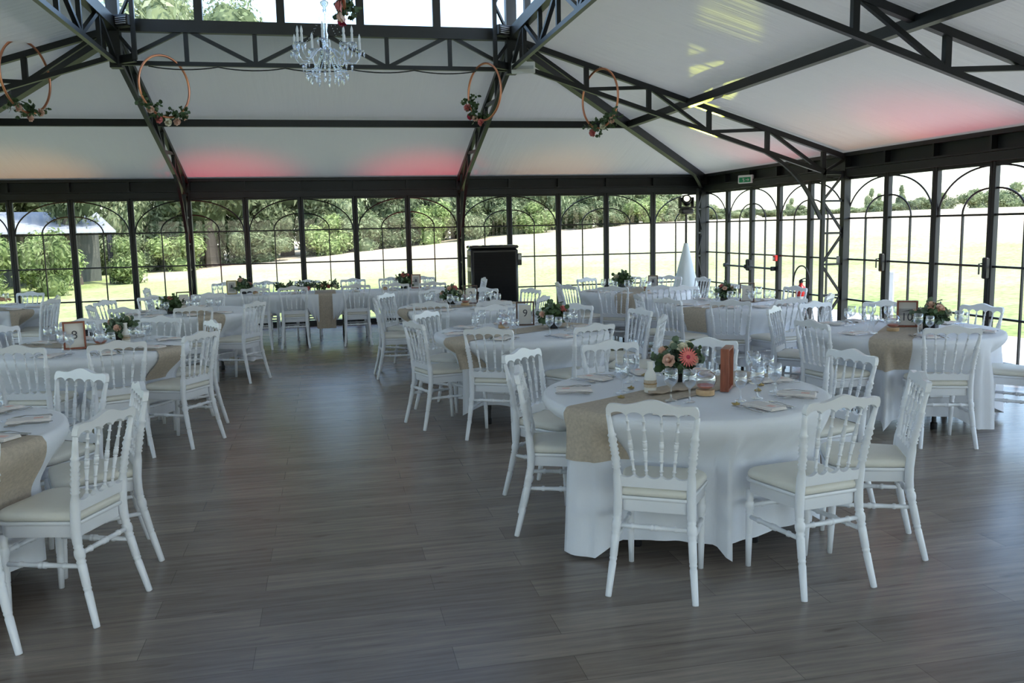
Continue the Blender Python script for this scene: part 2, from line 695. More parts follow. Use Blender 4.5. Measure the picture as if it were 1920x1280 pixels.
# lantern lights (small panes above the trusses)
f = MB()
hz = ZT - ZL
f.box((.024, 0, hz / 2), (.048, .07, hz))
f.box((W - .024, 0, hz / 2), (.048, .07, hz))
f.box((W / 2, 0, .035), (W - .09, .07, .07))
f.box((W / 2, 0, hz - .03), (W - .09, .07, .06))
LW = f.build('window_leaf', M['steel'])
LW['kind'] = S
MB().quad((.046, .006, .06), (W - .046, .006, .06), (W - .046, .006, hz - .05), (.046, .006, hz - .05)).build('pane', M['pane'], LW, smooth=False)
LYF = YJ(20)
for k in range(-5, 0):
    put_win(LW, (X0 + k * W, YC, ZL), 0)
    put_win(LW, (X0 + (k + 1) * W, LYF, ZL), PI)
nl = 15
wl = (YC - LYF) / nl
for j in range(nl):
    put_win(LW, (LXR, YC - wl * j, ZL), -PI / 2).scale = (wl / W, 1, 1)
    put_win(LW, (LXL, YC - wl * (j + 1), ZL), PI / 2).scale = (wl / W, 1, 1)
for c in list(LW.children):
    bpy.data.objects.remove(c)
bpy.data.objects.remove(LW)
for i, o in enumerate(windows):
    o.name = 'window_%d' % (i + 1)
KIDS.clear()

# the exit doors on the right wall: two leaves with panic bars
for n, (j, side) in enumerate(((1, 0), (2, 1))):
    o = right_w[j]
    o.name = 'door_%d' % (n + 1)
    b = MB()
    z = .93
    b.tube([(.05, -.10, z), (W - .05, -.10, z)], .017, 10)
    for x in (.06, W - .06):
        b.box((x, -.065, z), (.05, .09, .07), bev=.01)
    xx = W - .03 if side == 0 else .03
    b.box((xx, -.06, z + .03), (.07, .07, .2), bev=.02)
    b.build('push_bar', M['steel'], o)
for j, z in ((6, 1.13), (8, 1.13)):
    b = MB()
    b.box((.0, -.06, z), (.07, .06, .24), bev=.012)
    b.tube([(-.02, -.09, z + .05), (-.02, -.13, z + .05), (-.02, -.13, z - .07)], .009, 8)
    b.build('door_handle', M['black'], right_w[j])


# ---- wall heads, sills, corner posts
def wall_mesh(p0, d, n, nrm, cuts):
    """p0 start point, d unit direction, nrm inward normal; cuts = positions of ribs along d"""
    m = MB()
    p0, d, nrm = Vector(p0), Vector(d), Vector(nrm)
    q = lambda s, o, z: p0 + d * s + nrm * o + Vector((0, 0, z))
    m.beam(q(0, -.03, (HB + RF) / 2 + .04), q(n, -.03, (HB + RF) / 2 + .04), .05, RF - HB + .10)
    m.beam(q(0, .02, HB + .05), q(n, .02, HB + .05), .13, .10)
    m.beam(q(0, .04, HB + .115), q(n, .04, HB + .115), .11, .022)
    m.beam(q(0, .03, RF - .02), q(n, .03, RF - .02), .14, .05)
    for s in cuts:
        m.beam(q(s, .03, HB + .12), q(s, .03, RF - .04), .035, .09, up=nrm)
    for s in (.045, n - .045):
        m.beam(q(s, 0, 0), q(s, 0, RF), .10, .10, up=nrm)
    m.beam(q(0, 0, .008), q(n, 0, .008), .09, .016)
    return m


tag(wall_mesh((XL, YB, 0), (1, 0, 0), XR - XL, (0, -1, 0), [X0 + k * W - XL for k in range(-10, 6)]).build('wall_back', M['steel']), kind=S)
tag(wall_mesh((XR, YB, 0), (0, -1, 0), YB - YF, (-1, 0, 0), [YB - YJ(j) for j in range(26)]).build('wall_right', M['steel']), kind=S)
tag(wall_mesh((XL, YB, 0), (0, -1, 0), YB - YF, (1, 0, 0), [YB - YJ(j) for j in range(26)]).build('wall_left', M['steel']), kind=S)
tag(wall_mesh((XL, YF, 0), (1, 0, 0), XR - XL, (0, 1, 0), [X0 + k * W - XL for k in range(-10, 6)]).build('wall_front', M['steel']), kind=S)

# ---- stretched lining: four slopes
lin = mat_lining()
lx, ly = lining_bump(lin, 'x'), lining_bump(lin, 'y')


def slope(a, b, c, d, m, n1, n2, seed, folds=0.0):
    """lining sheet with slack folds running down the slope, and an added translucent skin above it to soften sun shadows"""
    a, b, c, d = map(Vector, (a, b, c, d))
    r = random.Random(seed)
    wv = [(r.uniform(14, 70), r.uniform(0, 6.28), r.uniform(.2, 1)) for _ in range(14)]
    nrm = (b - a).cross(d - a).normalized()
    nrm = -nrm if nrm.z > 0 else nrm
    for top in (0, 1):
        mb = MB()
        vs = []
        k1, k2 = (n1, n2) if not top else (1, 1)
        for i in range(k1 + 1):
            for k in range(k2 + 1):
                u, v = i / k1, k / k2
                p = (a * (1 - u) + b * u) * (1 - v) + (d * (1 - u) + c * u) * v
                if top:
                    p.z += .22 * (1 - v) + .02
                else:
                    f = sum(w_ * math.sin(q * u + ph + 1.5 * math.sin(2 * v + q)) for q, ph, w_ in wv) / 6
                    p += nrm * folds * f * math.sin(PI * min(1, v * 1.02)) ** .6 * (.25 + .75 * v)
                vs.append(p)
        fs = [(i * (k2 + 1) + k, (i + 1) * (k2 + 1) + k, (i + 1) * (k2 + 1) + k + 1, i * (k2 + 1) + k + 1) for i in range(k1) for k in range(k2)]
        mb.add(vs, fs)
        tag(mb.build('roof' if top else 'ceiling', M['diffuser'] if top else m, sharp=180), kind=S)


eB = [(XL, YB, RF), (XR, YB, RF)]
slope((XL, YB, RF), (XR, YB, RF), (LXR, YC, ZL), (LXL, YC, ZL), ly, 160, 16, 1, .012)
slope((XR, YB, RF), (XR, YF, RF), (LXR, LYF, ZL), (LXR, YC, ZL), lx, 320, 16, 2, .022)
slope((XL, YF, RF), (XL, YB, RF), (LXL, YC, ZL), (LXL, LYF, ZL), lx, 320, 16, 3, .02)
slope((XR, YF, RF), (XL, YF, RF), (LXL, LYF, ZL), (LXR, LYF, ZL), ly, 40, 16, 4, .01)
lc = MB()
lc.box(((LXL + LXR) / 2 + .2, (YC + LYF) / 2 - .2, ZT + .06), (LXR - LXL + .7, YC - LYF + .7, .12))  # unseen overhang at front and right, added to keep sun off the floor
tag(lc.build('ceiling', lin), kind=S)


# unseen eaves gutter round the hall, added to cut sun patches indoors
g = MB()
for a, b in (((XL - .22, YB + .22), (XR + .22, YB + .22)), ((XR + .22, YB + .36), (XR + .22, YF - .36)), ((XL - .22, YB + .36), (XL - .22, YF - .36)), ((XL - .22, YF - .22), (XR + .22, YF - .22))):
    g.beam((*a, RF + .10), (*b, RF + .10), .34, .20)
tag(g.build('added_eaves_trim', M['steel']), kind=S)

# ---- steelwork
def lattice(p, inw, name='lattice_column'):
    """column: post on the wall line, inner chord .37 m into the room, rungs and zigzag"""
    m = MB()
    p, inw = Vector(p), Vector(inw)
    q = lambda o, z: p + inw * o + Vector((0, 0, z))
    sd = Vector((-inw.y, inw.x, 0))
    m.beam(q(.05, 0), q(.05, RF), .10, .10, up=inw)
    m.beam(q(.40, 0), q(.40, 2.42), .05, .05, up=inw)
    m.box((p + inw * .40 + Vector((0, 0, .006))), (.14, .14, .012))
    zs = [.20, .64, 1.08, 1.52, 1.97]
    for z in zs:
        m.beam(q(.09, z), q(.39, z), .03, .03, up=sd)
    e = [.02] + zs + [2.36]
    for i in range(len(e) - 1):
        a, b = (.39, .09) if i % 2 else (.09, .39)
        m.beam(q(a, e[i] + .02), q(b, e[i + 1] - .02), .03, .03, up=sd)
    m.beam(q(.05, 2.36), q(.43, 2.36), .05, .05, up=sd)
    m.beam(q(.40, 2.37), q(.06, 2.56), .035, .035, up=sd)
    return tag(m.build(name, M['steel']), kind=S)


def rafter(p, inw, run, name='roof_truss_beam'):
    """sloping lattice rafter from the eave at p (on the wall line) inwards"""
    m = MB()
    p, inw = Vector(p), Vector(inw)
    sl = (ZL - 2.60) / run
    sd = Vector((-inw.y, inw.x, 0))
    up = lambda o: p + inw * o + Vector((0, 0, 2.57 + sl * (o - .05)))
    lo = lambda o: p + inw * o + Vector((0, 0, 2.375 + sl * (o - .40)))
    m.beam(up(.05), up(run), .07, .07)
    m.beam(lo(.40), lo(run), .055, .055)
    st = [.41 + .86 * k for k in range(6) if .41 + .86 * k < run - .05]
    for o in st:
        m.beam(lo(o), up(o), .06, .05, up=sd)
    for k in range(len(st) - 1):
        a, b = (lo, up) if k % 2 == 0 else (up, lo)
        m.beam(a(st[k]), b(st[k + 1]), .045, .045, up=sd)
    a, b = lo(1.32), p + inw * .43 + Vector((0, 0, 1.72))
    pth = []
    for i in range(11):
        t = i / 10
        c = a.lerp(b, t) + Vector((0, 0, .11)) * math.sin(PI * t) - inw * .07 * math.sin(PI * t)
        pth.append(c)
    for i in range(10):
        m.beam(pth[i], pth[i + 1], .045, .045, up=sd)
    return tag(m.build(name, M['steel']), kind=S)


for x in (LXL, LXR):
    lattice((x, YB, 0), (0, -1, 0))
    rafter((x, YB, 0), (0, -1, 0), YB - YC)
for x in (XL + .06, XR - .06):
    s = 1 if x < 0 else -1
    d = Vector((s, -1, 0)).normalized()
    m = MB()
    q = lambda o, z, y=0: Vector((x, YB - .06, 0)) + d * o + Vector((0, 0, z))
    m.beam(q(.02, 0), q(.02, RF), .12, .12)
    m.beam(q(.30, 0), q(.30, 2.36), .045, .045)
    e = [.02, .20, .64, 1.08, 1.52, 1.97, 2.34]
    for i in range(6):
        a, b = (.29, .05) if i % 2 else (.05, .29)
        m.beam(q(a, e[i]), q(b, e[i + 1]), .03, .03)
        m.beam(q(.05, e[i + 1]), q(.29, e[i + 1]), .03, .03)
    m.beam(q(.02, 2.36), q(.62, 2.74), .06, .06)
    tag(m.build('corner_column', M['steel']), kind=S)
    h = MB()
    h.beam((x, YB - .06, RF - .06), (LXL if s > 0 else LXR, YC, ZL - .09), .10, .13)
    tag(h.build('hip_beam', M['steel']), kind=S)
    h = MB()
    h.beam((x, YF + .06, RF - .06), (LXL if s > 0 else LXR, LYF, ZL - .09), .10, .13)
    tag(h.build('hip_beam', M['steel']), kind=S)
for y in (YC, YJ(10), YJ(15), YJ(20)):
    lattice((XR, y, 0), (-1, 0, 0))
    rafter((XR, y, 0), (-1, 0, 0), XR - LXR)
    lattice((XL, y, 0), (1, 0, 0))
    rafter((XL, y, 0), (1, 0, 0), LXL - XL)
pz = (RF + ZL) / 2 - .085
xm_r, xm_l, ym = (XR + LXR) / 2, (XL + LXL) / 2, (YB + YC) / 2
ymf = (YF + LYF) / 2
for a, b in (((xm_l, ym, pz), (xm_r, ym, pz)), ((xm_r, ym, pz), (xm_r, ymf, pz)), ((xm_l, ym, pz), (xm_l, ymf, pz)), ((xm_l, ymf, pz), (xm_r, ymf, pz))):
    tag(MB().beam(a, b, .09, .10).build('purlin_beam', M['steel']), kind=S)


def flat_truss(a, b, n, first=0):
    """level truss below the lantern: chords .40 m apart, verticals, zigzag"""
    m = MB()
    a, b = Vector(a), Vector(b)
    d = (b - a).normalized()
    sd = Vector((-d.y, d.x, 0))
    U, Lo = Vector((0, 0, 4.09)), Vector((0, 0, 3.69))
    m.beam(a + U, b + U, .09, .09)
    m.beam(a + Lo, b + Lo, .05, .05)
    for i in range(1, n):
        p = a.lerp(b, i / n)
        m.beam(p + Lo, p + U, .05, .045, up=sd)
    for i in range(n):
        p, q = a.lerp(b, i / n), a.lerp(b, (i + 1) / n)
        z0, z1 = (Lo, U) if (i + first) % 2 == 0 else (U, Lo)
        m.beam(p + z0, q + z1, .045, .045, up=sd)
    return tag(m.build('lantern_truss_beam', M['steel']), kind=S)


flat_truss((LXL, YC, 0), (LXR, YC, 0), 6)
flat_truss((LXL, LYF, 0), (LXR, LYF, 0), 6)
ys = [YC, YJ(10), YJ(15), LYF]
for i in range(3):
    for x in (LXL, LXR):
        flat_truss((x, ys[i], 0), (x, ys[i + 1], 0), 6)
for y in ys:
    for x in (LXL, LXR):
        s = 1 if x < 0 else -1
        m = MB()
        m.box((x, y, (3.63 + ZT) / 2), (.13, .13, ZT - 3.63))
        yy = y - .18 if y > 0 else y + .18
        xx = x + s * .24
        m.box((xx, yy, (3.70 + ZT) / 2), (.05, .05, ZT - 3.70))
        m.beam((x, y, 3.72), (xx, yy, 3.72), .05, .09)
        e = [3.76, 4.06, 4.45, 4.85]
        for i in range(3):
            p, q = ((x, y), (xx, yy)) if i % 2 else ((xx, yy), (x, y))
            m.beam((*p, e[i]), (*q, e[i + 1]), .03, .03)
        tag(m.build('lantern_post_column', M['steel']), kind=S)
# blind motor boxes on the two far lantern posts
for x, s in ((LXL, 1), (LXR, -1)):
    m = MB()
    m.box((x + s * .14, YC - .16, 4.13), (.20, .13, .13), rz=-s * .5, bev=.012)
    t = m.build('winch', M['black'])
    tag(t, 'black winch box bolted to the lantern post, on the %s of the chandelier' % ('left' if s > 0 else 'right'), 'winch', 'winches on the lantern posts')
    n = MB()
    for k in range(4):
        n.box((x + s * .14 - .02 * s, YC - .235, 4.09 + .022 * k), (.13, .02, .008), rz=-s * .5)
    n.build('bracket', M['greypl'], t)

# ---- ground outside
GX = [(-90, -1.2), (-40, -.8), (-20, -.3), (-6.8, .1), (1.1, .75), (9.4, 1.45), (17, 1.85), (33, 2.2), (60, 2.3), (120, 2.2)]


def sstep(a, b, x):
    t = min(max((x - a) / (b - a), 0), 1)
    return t * t * (3 - 2 * t)


def ground(x, y):
    dx = max(XL - x, x - XR, 0)
    dy = max(y - YB, YF - y, 0)
    d = math.hypot(dx, dy)
    # the slope is measured where the sight line from the hall meets the tree line
    xe = x * 45 / max(y, 18) if y > 18 else x * 45 / 18
    xe = max(min(xe, 119), -89)
    for (a, za), (b, zb) in zip(GX, GX[1:]):
        if a <= xe <= b:
            g = za + (zb - za) * (xe - a) / (b - a)
            break
    return -.05 + sstep(1.5, 34, d) * (g + .05) * (1 if y > -20 else .5), d


gm = MB()
gx = [-90 + 3 * i for i in range(24)] + [-18 + 1.2 * i for i in range(50)] + [42 + 3 * i for i in range(24)]
gy = [-45 + 4 * i for i in range(9)] + [-9 + 1.2 * i for i in range(60)] + [63 + 4 * i for i in range(14)]
dry = []
for y in gy:
    for x in gx:
        z, d = ground(x, y)
        gm.v.append((x, y, z))
        dry.append(min(1, max(0, (.25 + .75 * sstep(7, 26, d) if x > -8 else .15 + .4 * sstep(14, 30, d)) + .10 * math.sin(x * .3 + y * .2))))
nx = len(gx)
gm.f = [(i * nx + k, i * nx + k + 1, (i + 1) * nx + k + 1, (i + 1) * nx + k) for i in range(len(gy) - 1) for k in range(nx - 1)]
# leave the footprint of the hall open
gm.f = [f for f in gm.f if not all(XL + .1 < gm.v[i][0] < XR - .1 and YF + .1 < gm.v[i][1] < YB - .1 for i in f)]
lawn = gm.build('lawn', mat_lawn(), sharp=180)
lawn['kind'] = S
at = lawn.data.attributes.new('dry', 'FLOAT', 'POINT')
at.data.foreach_set('value', dry)
tag(MB().box(((XR + .08 + 9.6) / 2, (YB + YF) / 2, -.06), (9.6 - XR - .08, YB - YF + 3, .10)).build('path', M['concrete']), kind=S)


# ---- trees, bushes, pale roofed form
def crown(seed, n, size, flat=1.0, lobes=15):
    r = random.Random(seed)
    m = MB()
    L = []
    for i in range(lobes):
        while True:
            p = Vector((r.uniform(-1, 1), r.uniform(-1, 1), r.uniform(-1, 1)))
            if p.length < 1:
                break
        rr = r.uniform(.30, .48)
        L.append((p * .62, rr))
        m.ball(p * .62, rr * .72, 7, 5)
    vs, fs = [], []
    for i in range(n):
        c, rr = r.choice(L)
        d = Vector((r.gauss(0, 1), r.gauss(0, 1), r.gauss(0, 1))).normalized()
        p = c + d * rr * r.uniform(.72, 1.06)
        nrm = (d + Vector((r.uniform(-.8, .8), r.uniform(-.8, .8), r.uniform(-.3, .9)))).normalized()
        u = nrm.orthogonal().normalized()
        u = Matrix.Rotation(r.uniform(0, 6.28), 3, nrm) @ u
        v = nrm.cross(u)
        a = size * r.uniform(.6, 1.3)
        b = a * r.uniform(.45, .8)
        k = len(vs)
        vs += [p - u * a, p + v * b * .6 - u * a * .2 + nrm * a * .15, p + u * a, p - v * b * .6 + nrm * a * .12]
        fs.append((k, k + 1, k + 2, k + 3))
    m.add(vs, fs)
    return m


crowns = [crown(11, 5200, .045), crown(12, 5200, .045), crown(13, 5200, .05)]
crown_me = []
for i, c in enumerate(crowns):
    o = c.build('crown', M['tree_a' if i != 1 else 'tree_b'], sharp=180)
    crown_me.append(o.data)
    bpy.data.objects.remove(o)
bushes = [crown(21, 2600, .07, lobes=9), crown(22, 2600, .065, lobes=9)]
bush_me = {}
for i, c in enumerate(bushes):
    for mt in ('bush', 'hedge', 'tree_a'):
        o = c.build('foliage', M[mt], sharp=180)
        bush_me[mt, i] = o.data
        bpy.data.objects.remove(o)
tk = MB()
tk.tube([(0, 0, -.05), (.01, .01, .2), (0, .02, .5), (.02, 0, .8)], [.045, .032, .026, .012], 8)
for a in range(5):
    an = a * 1.3
    tk.tube([(0, .015, .28 + .08 * a), (.12 * math.cos(an), .12 * math.sin(an), .42 + .08 * a), (.26 * math.cos(an), .26 * math.sin(an), .55 + .07 * a)], [.014, .010, .004], 6)
o = tk.build('trunk', M['trunk'])
trunk_me = o.data
bpy.data.objects.remove(o)


def tree(x, y, h, rx, kind, key, base, cat='tree', group=None, low=.12):
    z = ground(x, y)[0]
    t = empty('leafy_tree', (x, y, z), rnd.uniform(0, 6.28))
    o = bpy.data.objects.new('crown', crown_me[kind])
    C.objects.link(o)
    o.parent = t
    hz = h * (1 - low) / 2
    o.location = (0, 0, h * low + hz)
    o.scale = (rx, rx, hz)
    o = bpy.data.objects.new('trunk', trunk_me)
    C.objects.link(o)
    o.parent = t
    o.scale = (h * .8, h * .8, h * .8)
    tag(t, None, cat, group)
    rank(key, t, base, (x, y, z + h * .5))
    return t


def bush(x, y, h, rx, mt, kind, key, base, group):
    z = ground(x, y)[0]
    o = bpy.data.objects.new('leafy_bush', bush_me[mt, kind])
    C.objects.link(o)
    o.location = (x, y, z + h * .42)
    o.scale = (rx, rx * .8, h * .58)
    o.rotation_euler = (0, 0, rnd.uniform(0, 6.28))
    tag(o, None, 'bush', group)
    rank(key, o, base, (x, y, z + h * .5))
    return o


# front row of the wood: (x on the 46 m line, height, half width, leaf kind)
for i, (x, y, h, r_, k) in enumerate([(-24, 39, 13, 4.6, 0), (-19.5, 42, 14, 4.8, 1), (-15, 40, 12, 4.2, 0), (-11.5, 44, 13, 4.2, 2), (-7.6, 46, 16.8, 4.6, 1), (-5.2, 43, 10, 3.4, 0), (-2.0, 47, 11.5, 3.8, 2), (1.0, 46, 9.6, 3.4, 1),
                                      (4.0, 49, 10.5, 3.6, 0), (7.0, 48, 9.2, 3.4, 2), (10.0, 49, 9.8, 3.6, 0), (13.0, 50, 9.0, 3.2, 1), (15.8, 50, 7.6, 2.8, 0), (18.2, 51, 5.6, 2.3, 2), (20.6, 53, 3.6, 1.7, 1)]):
    tree(x, y, h, r_, k, 'front trees', 'leafy tree at the front edge of the wood', group='front row of the wood', low=.04)
for i, (x, y, h, r_, k) in enumerate([(-28, 55, 15, 5, 0), (-21, 56, 15, 5, 2), (-14.5, 57, 15, 5, 0), (-9, 58, 20, 5.4, 1), (-4, 58, 13.5, 4.6, 0), (1, 60, 12, 4.4, 2), (6, 60, 12, 4.6, 0), (11, 61, 11, 4.4, 2), (16, 61, 9.5, 3.8, 0), (20, 62, 7, 3, 2)]):
    tree(x, y, h, r_, k, 'rear trees', 'darker tree in the second row of the wood', group='second row of the wood', low=.02)
for i, (x, y, h, r_, k) in enumerate([(-10.2, 50, 15.5, 3.6, 2), (-4.6, 51, 14.6, 3.2, 0), (-6.9, 53, 17, 3.2, 1)]):
    tree(x, y, h, r_, k, 'tall trees', 'tall tree seen through the lantern panes above the truss', group='tall trees of the wood', low=.3)
# understorey along the foot of the wood
for i in range(24):
    x = -19 + 1.66 * i + rnd.uniform(-.4, .4)
    sc_ = 1 if x < 14 else (.75 if x < 17 else .5)
    bush(x, 43.5 + .35 * max(x + 8, 0) * .55 + rnd.uniform(-.5, .5), rnd.uniform(3.6, 5.2) * sc_, rnd.uniform(1.7, 2.3), 'tree_a', i % 2, 'under', 'tall leafy shrub closing the foot of the wood', 'understorey of the wood')
for x, y, h, r_, k in ((-11.6, 31.0, 7.5, 1.5, 1), (-9.0, 34.5, 8.5, 1.8, 0), (-16.2, 29.5, 7.0, 1.4, 1)):
    tree(x, y, h, r_, k, 'near trees', 'young tree standing close beside the pale roofed form', group='young trees by the shed', low=.12)
# low scrub along the foot of the wood
for i in range(20):
    x = -18 + 1.95 * i + rnd.uniform(-.5, .5)
    bush(x, 41.5 + .35 * max(i - 4, 0) * .9 + rnd.uniform(-.6, .6), rnd.uniform(1.5, 2.6) * (1 if i < 15 else .7), rnd.uniform(1.2, 1.8), 'tree_a' if i % 3 else 'bush', i % 2, 'scrub', 'low scrub bush at the foot of the wood', 'scrub along the wood')
# bright bushes near the left corner
for x, y, h, r_ in ((-16.5, 26, 2.6, 1.9), (-13.4, 27, 2.5, 1.9), (-10.6, 29, 2.6, 1.8), (-12.0, 24.6, 1.5, 1.6), (-9.4, 25.8, 1.3, 1.4), (-14.6, 23.6, 1.7, 1.5), (-8.6, 31, 2.2, 1.6), (-7.0, 34, 1.9, 1.4), (-15.2, 28.6, 3.1, 1.5), (-9.9, 27.4, 2.9, 1.3), (-12.3, 29.0, 2.9, 1.2), (-8.2, 28.5, 2.4, 1.1), (-11.2, 28.0, 3.0, .9)):
    bush(x, y, h, r_, 'bush', rnd.randint(0, 1), 'bright', 'bright green bush outside the left end of the back windows', 'bright bushes by the shed')
# shrubs on the brow of the field, seen through the right wall
for i, (x, y, h, r_) in enumerate([(26.5, 60, 1.5, 1.7), (29.5, 61, .7, 1.5), (33, 62, .6, 1.7), (36.2, 62, .8, 1.5), (39.5, 62, .5, 1.6), (42, 61, .9, 1.3), (44.6, 60, 1.2, 1.4), (47, 60, 1.5, 1.5), (49.5, 60, 1.9, 1.8), (52.5, 60, 2.3, 2.0), (55.5, 59, 2.3, 2.2), (58.5, 58, 2.2, 2.2), (62, 57, 2.0, 2.2), (66, 55, 2, 2.2), (70, 52, 2, 2.4)]):
    bush(x, y, h + .3, r_, 'hedge', i % 2, 'brow', 'shrub on the brow of the dry field beyond the right wall', 'shrubs on the field brow')
for i in range(22):
    x = 24.5 + 2.0 * i + rnd.uniform(-.6, .6)
    bush(x, 63.5 + rnd.uniform(-.8, .8), rnd.uniform(.7, 1.3), rnd.uniform(1.2, 1.9), 'hedge', i % 2, 'weeds', 'low weedy bush along the far edge of the dry field', 'weeds on the field edge')
for x, y, h, r_ in ((36.5, 65, 1.9, .8), (43.6, 65, 2.6, .8), (44.9, 65.5, 2.1, .9), (47.3, 66, 2.9, .8)):
    bush(x, y, h, r_, 'hedge', 1, 'saplings', 'slender young tree rising above the shrubs on the field brow', 'saplings on the field brow')['category'] = 'tree'

sh = empty('pale_roofed_form', (-14.6, 33, ground(-14.6, 33)[0]), rad(24))  # pale shape behind the bushes, built as a sheet roof on posts
tag(sh, 'pale roofed form with dark posts behind the bright bushes', 'shed')
m = MB()
m.add([(-7, -2, 2.0), (7, -2, 2.0), (7, 1.2, 2.75), (-7, 1.2, 2.75), (-7, -2, 2.07), (7, -2, 2.07), (7, 1.2, 2.82), (-7, 1.2, 2.82)], [(0, 3, 2, 1), (4, 5, 6, 7), (0, 1, 5, 4), (2, 3, 7, 6), (1, 2, 6, 5), (0, 4, 7, 3)])
m.build('roof', M['sheetroof'], sh)
MB().box((0, 1.1, 1.2), (14, .1, 2.9)).build('wall', M['boardwall'], sh)
for i in range(8):
    MB().box((-6.8 + 13.6 * i / 7, -1.8, .9), (.16, .16, 2.3)).build('post', M['steel'], sh)

# ------------------------------------------------------------------ the spindle-back chair
def back_y(z):
    return -.195 - .075 * max(0, (z - .46) / .46) ** 1.35


def post_x(z):
    pts = [(0, .197), (.16, .182), (.33, .170), (.46, .166), (.55, .167), (.65, .174), (.76, .187), (.86, .199), (.92, .203)]
    for (a, u), (b, v) in zip(pts, pts[1:]):
        if z <= b:
            return u + (v - u) * (z - a) / (b - a)
    return pts[-1][1]


def foot_y(z):
    return -.195 - .085 * (max(0, .40 - z) / .40) ** 1.25


def make_chair():
    t = empty('spindle_back_chair')
    # seat board with apron
    def outline(k, n=7):
        pts = []
        cs = [(-.165, -.205, .03), (.165, -.205, .03), (.205, .195, .075), (-.205, .195, .075)]
        ctr = [(-.135, -.175), (.135, -.175), (.13, .12), (-.13, .12)]
        for (cx, cy), (ox, oy, r), a0 in zip(ctr, cs, (PI, 1.5 * PI, 0, PI / 2)):
            for i in range(n + 1):
                a = a0 + PI / 2 * i / n
                pts.append(((cx + math.cos(a) * abs(ox - cx)) * k, (cy + math.sin(a) * abs(oy - cy)) * k))
        return pts
    rg = lambda k, z: [(x, y, z) for x, y in outline(k)]
    m = MB()
    m.rings([rg(.93, .385), rg(.94, .39), rg(.94, .437), rg(1.0, .442), rg(1.015, .450), rg(1.0, .458)])
    m.build('seat', M['white'], t, sharp=50)
    m = MB()
    m.rings([rg(.95, .459), rg(.985, .466), rg(.99, .478), rg(.965, .492), rg(.90, .500), rg(.70, .507), rg(.35, .511)])
    m.build('cushion', M['cushion'], t, sharp=60)
    # rear legs run up into the back posts
    lp = [(0, .0135), (.005, .0145), (.15, .0175), (.155, .0155), (.162, .0155), (.166, .0180), (.172, .0180), (.176, .0160), (.182, .0182), (.27, .0195), (.278, .017), (.285, .0215), (.293, .0175), (.303, .0215), (.318, .0240), (.334, .0225), (.342, .0175), (.350, .0215), (.356, .0180), (.365, .0200),
          (.40, .0215), (.46, .0215), (.545, .0210), (.585, .0148), (.592, .0212), (.600, .0148), (.607, .0205), (.617, .0148), (.632, .0218), (.650, .0148), (.658, .0212), (.666, .0148), (.676, .0210), (.690, .0148), (.697, .0212), (.706, .0148), (.722, .0212), (.738, .0148), (.746, .0210), (.754, .0150), (.80, .0125), (.845, .0115)]
    for s in (-1, 1):
        m = MB()
        m.tube([(s * post_x(z), foot_y(z) if z < .40 else back_y(z), z) for z, r in lp], [r for z, r in lp], 12)
        m.build('leg', M['white'], t, sharp=180)
    fp = [(0, .0130), (.15, .0165), (.155, .0150), (.162, .0170), (.168, .0150), (.176, .0172), (.262, .0185), (.27, .016), (.277, .0205), (.286, .0165), (.296, .0205), (.312, .0225), (.328, .0200), (.336, .0165), (.344, .0200), (.352, .0175), (.392, .0195)]
    for s in (-1, 1):
        m = MB()
        m.tube([(s * (.176 - .004 * (1 - z / .4)), .158 + .012 * (1 - z / .4), z) for z, r in fp], [r for z, r in fp], 12)
        m.build('leg', M['white'], t, sharp=180)
    # crest rail and lower rail: scalloped boards
    xs_t = [-.115, -.040, .040, .115]
    xs_b = [-.090, -.034, .034, .090]

    def scallop(x, knots, base, amp):
        for a, b in zip(knots, knots[1:]):
            if a <= x <= b:
                u = (x - a) / (b - a) * 2 - 1
                return base + amp * math.sqrt(max(0, 1 - u * u))
        return base

    def board(x0, ztop, zbot, th, n=60):
        rings = []
        m = MB()
        vs, fs = [], []
        for i in range(n + 1):
            x = -x0 + 2 * x0 * i / n
            zt, zb = ztop(x), zbot(x)
            for z, e in ((zb, -1), (zb, 1), (zt, 1), (zt, -1)):
                vs.append((x, back_y(z) + e * th / 2, z))
            # rounded upper edge
        for i in range(n):
            a, b = i * 4, i * 4 + 4
            for k in range(4):
                l = (k + 1) % 4
                fs.append((a + k, b + k, b + l, a + l))
        fs.append((0, 1, 2, 3))
        fs.append((n * 4 + 3, n * 4 + 2, n * 4 + 1, n * 4))
        m.add(vs, fs)
        return m
    top = lambda x: .892 + .029 * math.exp(-(x / .075) ** 2) + .006 * math.exp(-((abs(x) - .17) / .035) ** 2) - (.02 * max(0, (abs(x) - .192) / .013) ** 2)
    kn = [-.192] + xs_t + [.192]
    bot = lambda x: scallop(x, kn, .838, .024) if abs(x) < .192 else .838 + .012 * (abs(x) - .192) / .013
    m = board(.205, top, bot, .026)
    m.build('crest_rail', M['white'], t, sharp=40)
    kb = [-.160] + xs_b + [.160]
    m = board(.166, lambda x: .572 - (scallop(x, kb, 0, .024) if abs(x) < .16 else 0), lambda x: .503, .024)
    m.build('lower_rail', M['white'], t, sharp=40)
    sp = [(0, .0075), (.03, .0060), (.055, .0058), (.06, .0095), (.072, .0095), (.078, .0058), (.20, .0070), (.225, .0060), (.232, .0100), (.244, .0100), (.25, .0065), (.40, .0100), (.415, .0072), (.425, .0110), (.44, .0110), (.45, .0072), (.46, .0112), (.54, .0112), (.55, .0072), (.56, .0110), (.575, .0110), (.585, .0072), (.60, .0100), (.74, .0065), (.752, .0095), (.764, .0095), (.77, .0060), (.90, .0056), (.906, .0090), (.918, .0090), (.924, .0055), (1, .0052)]
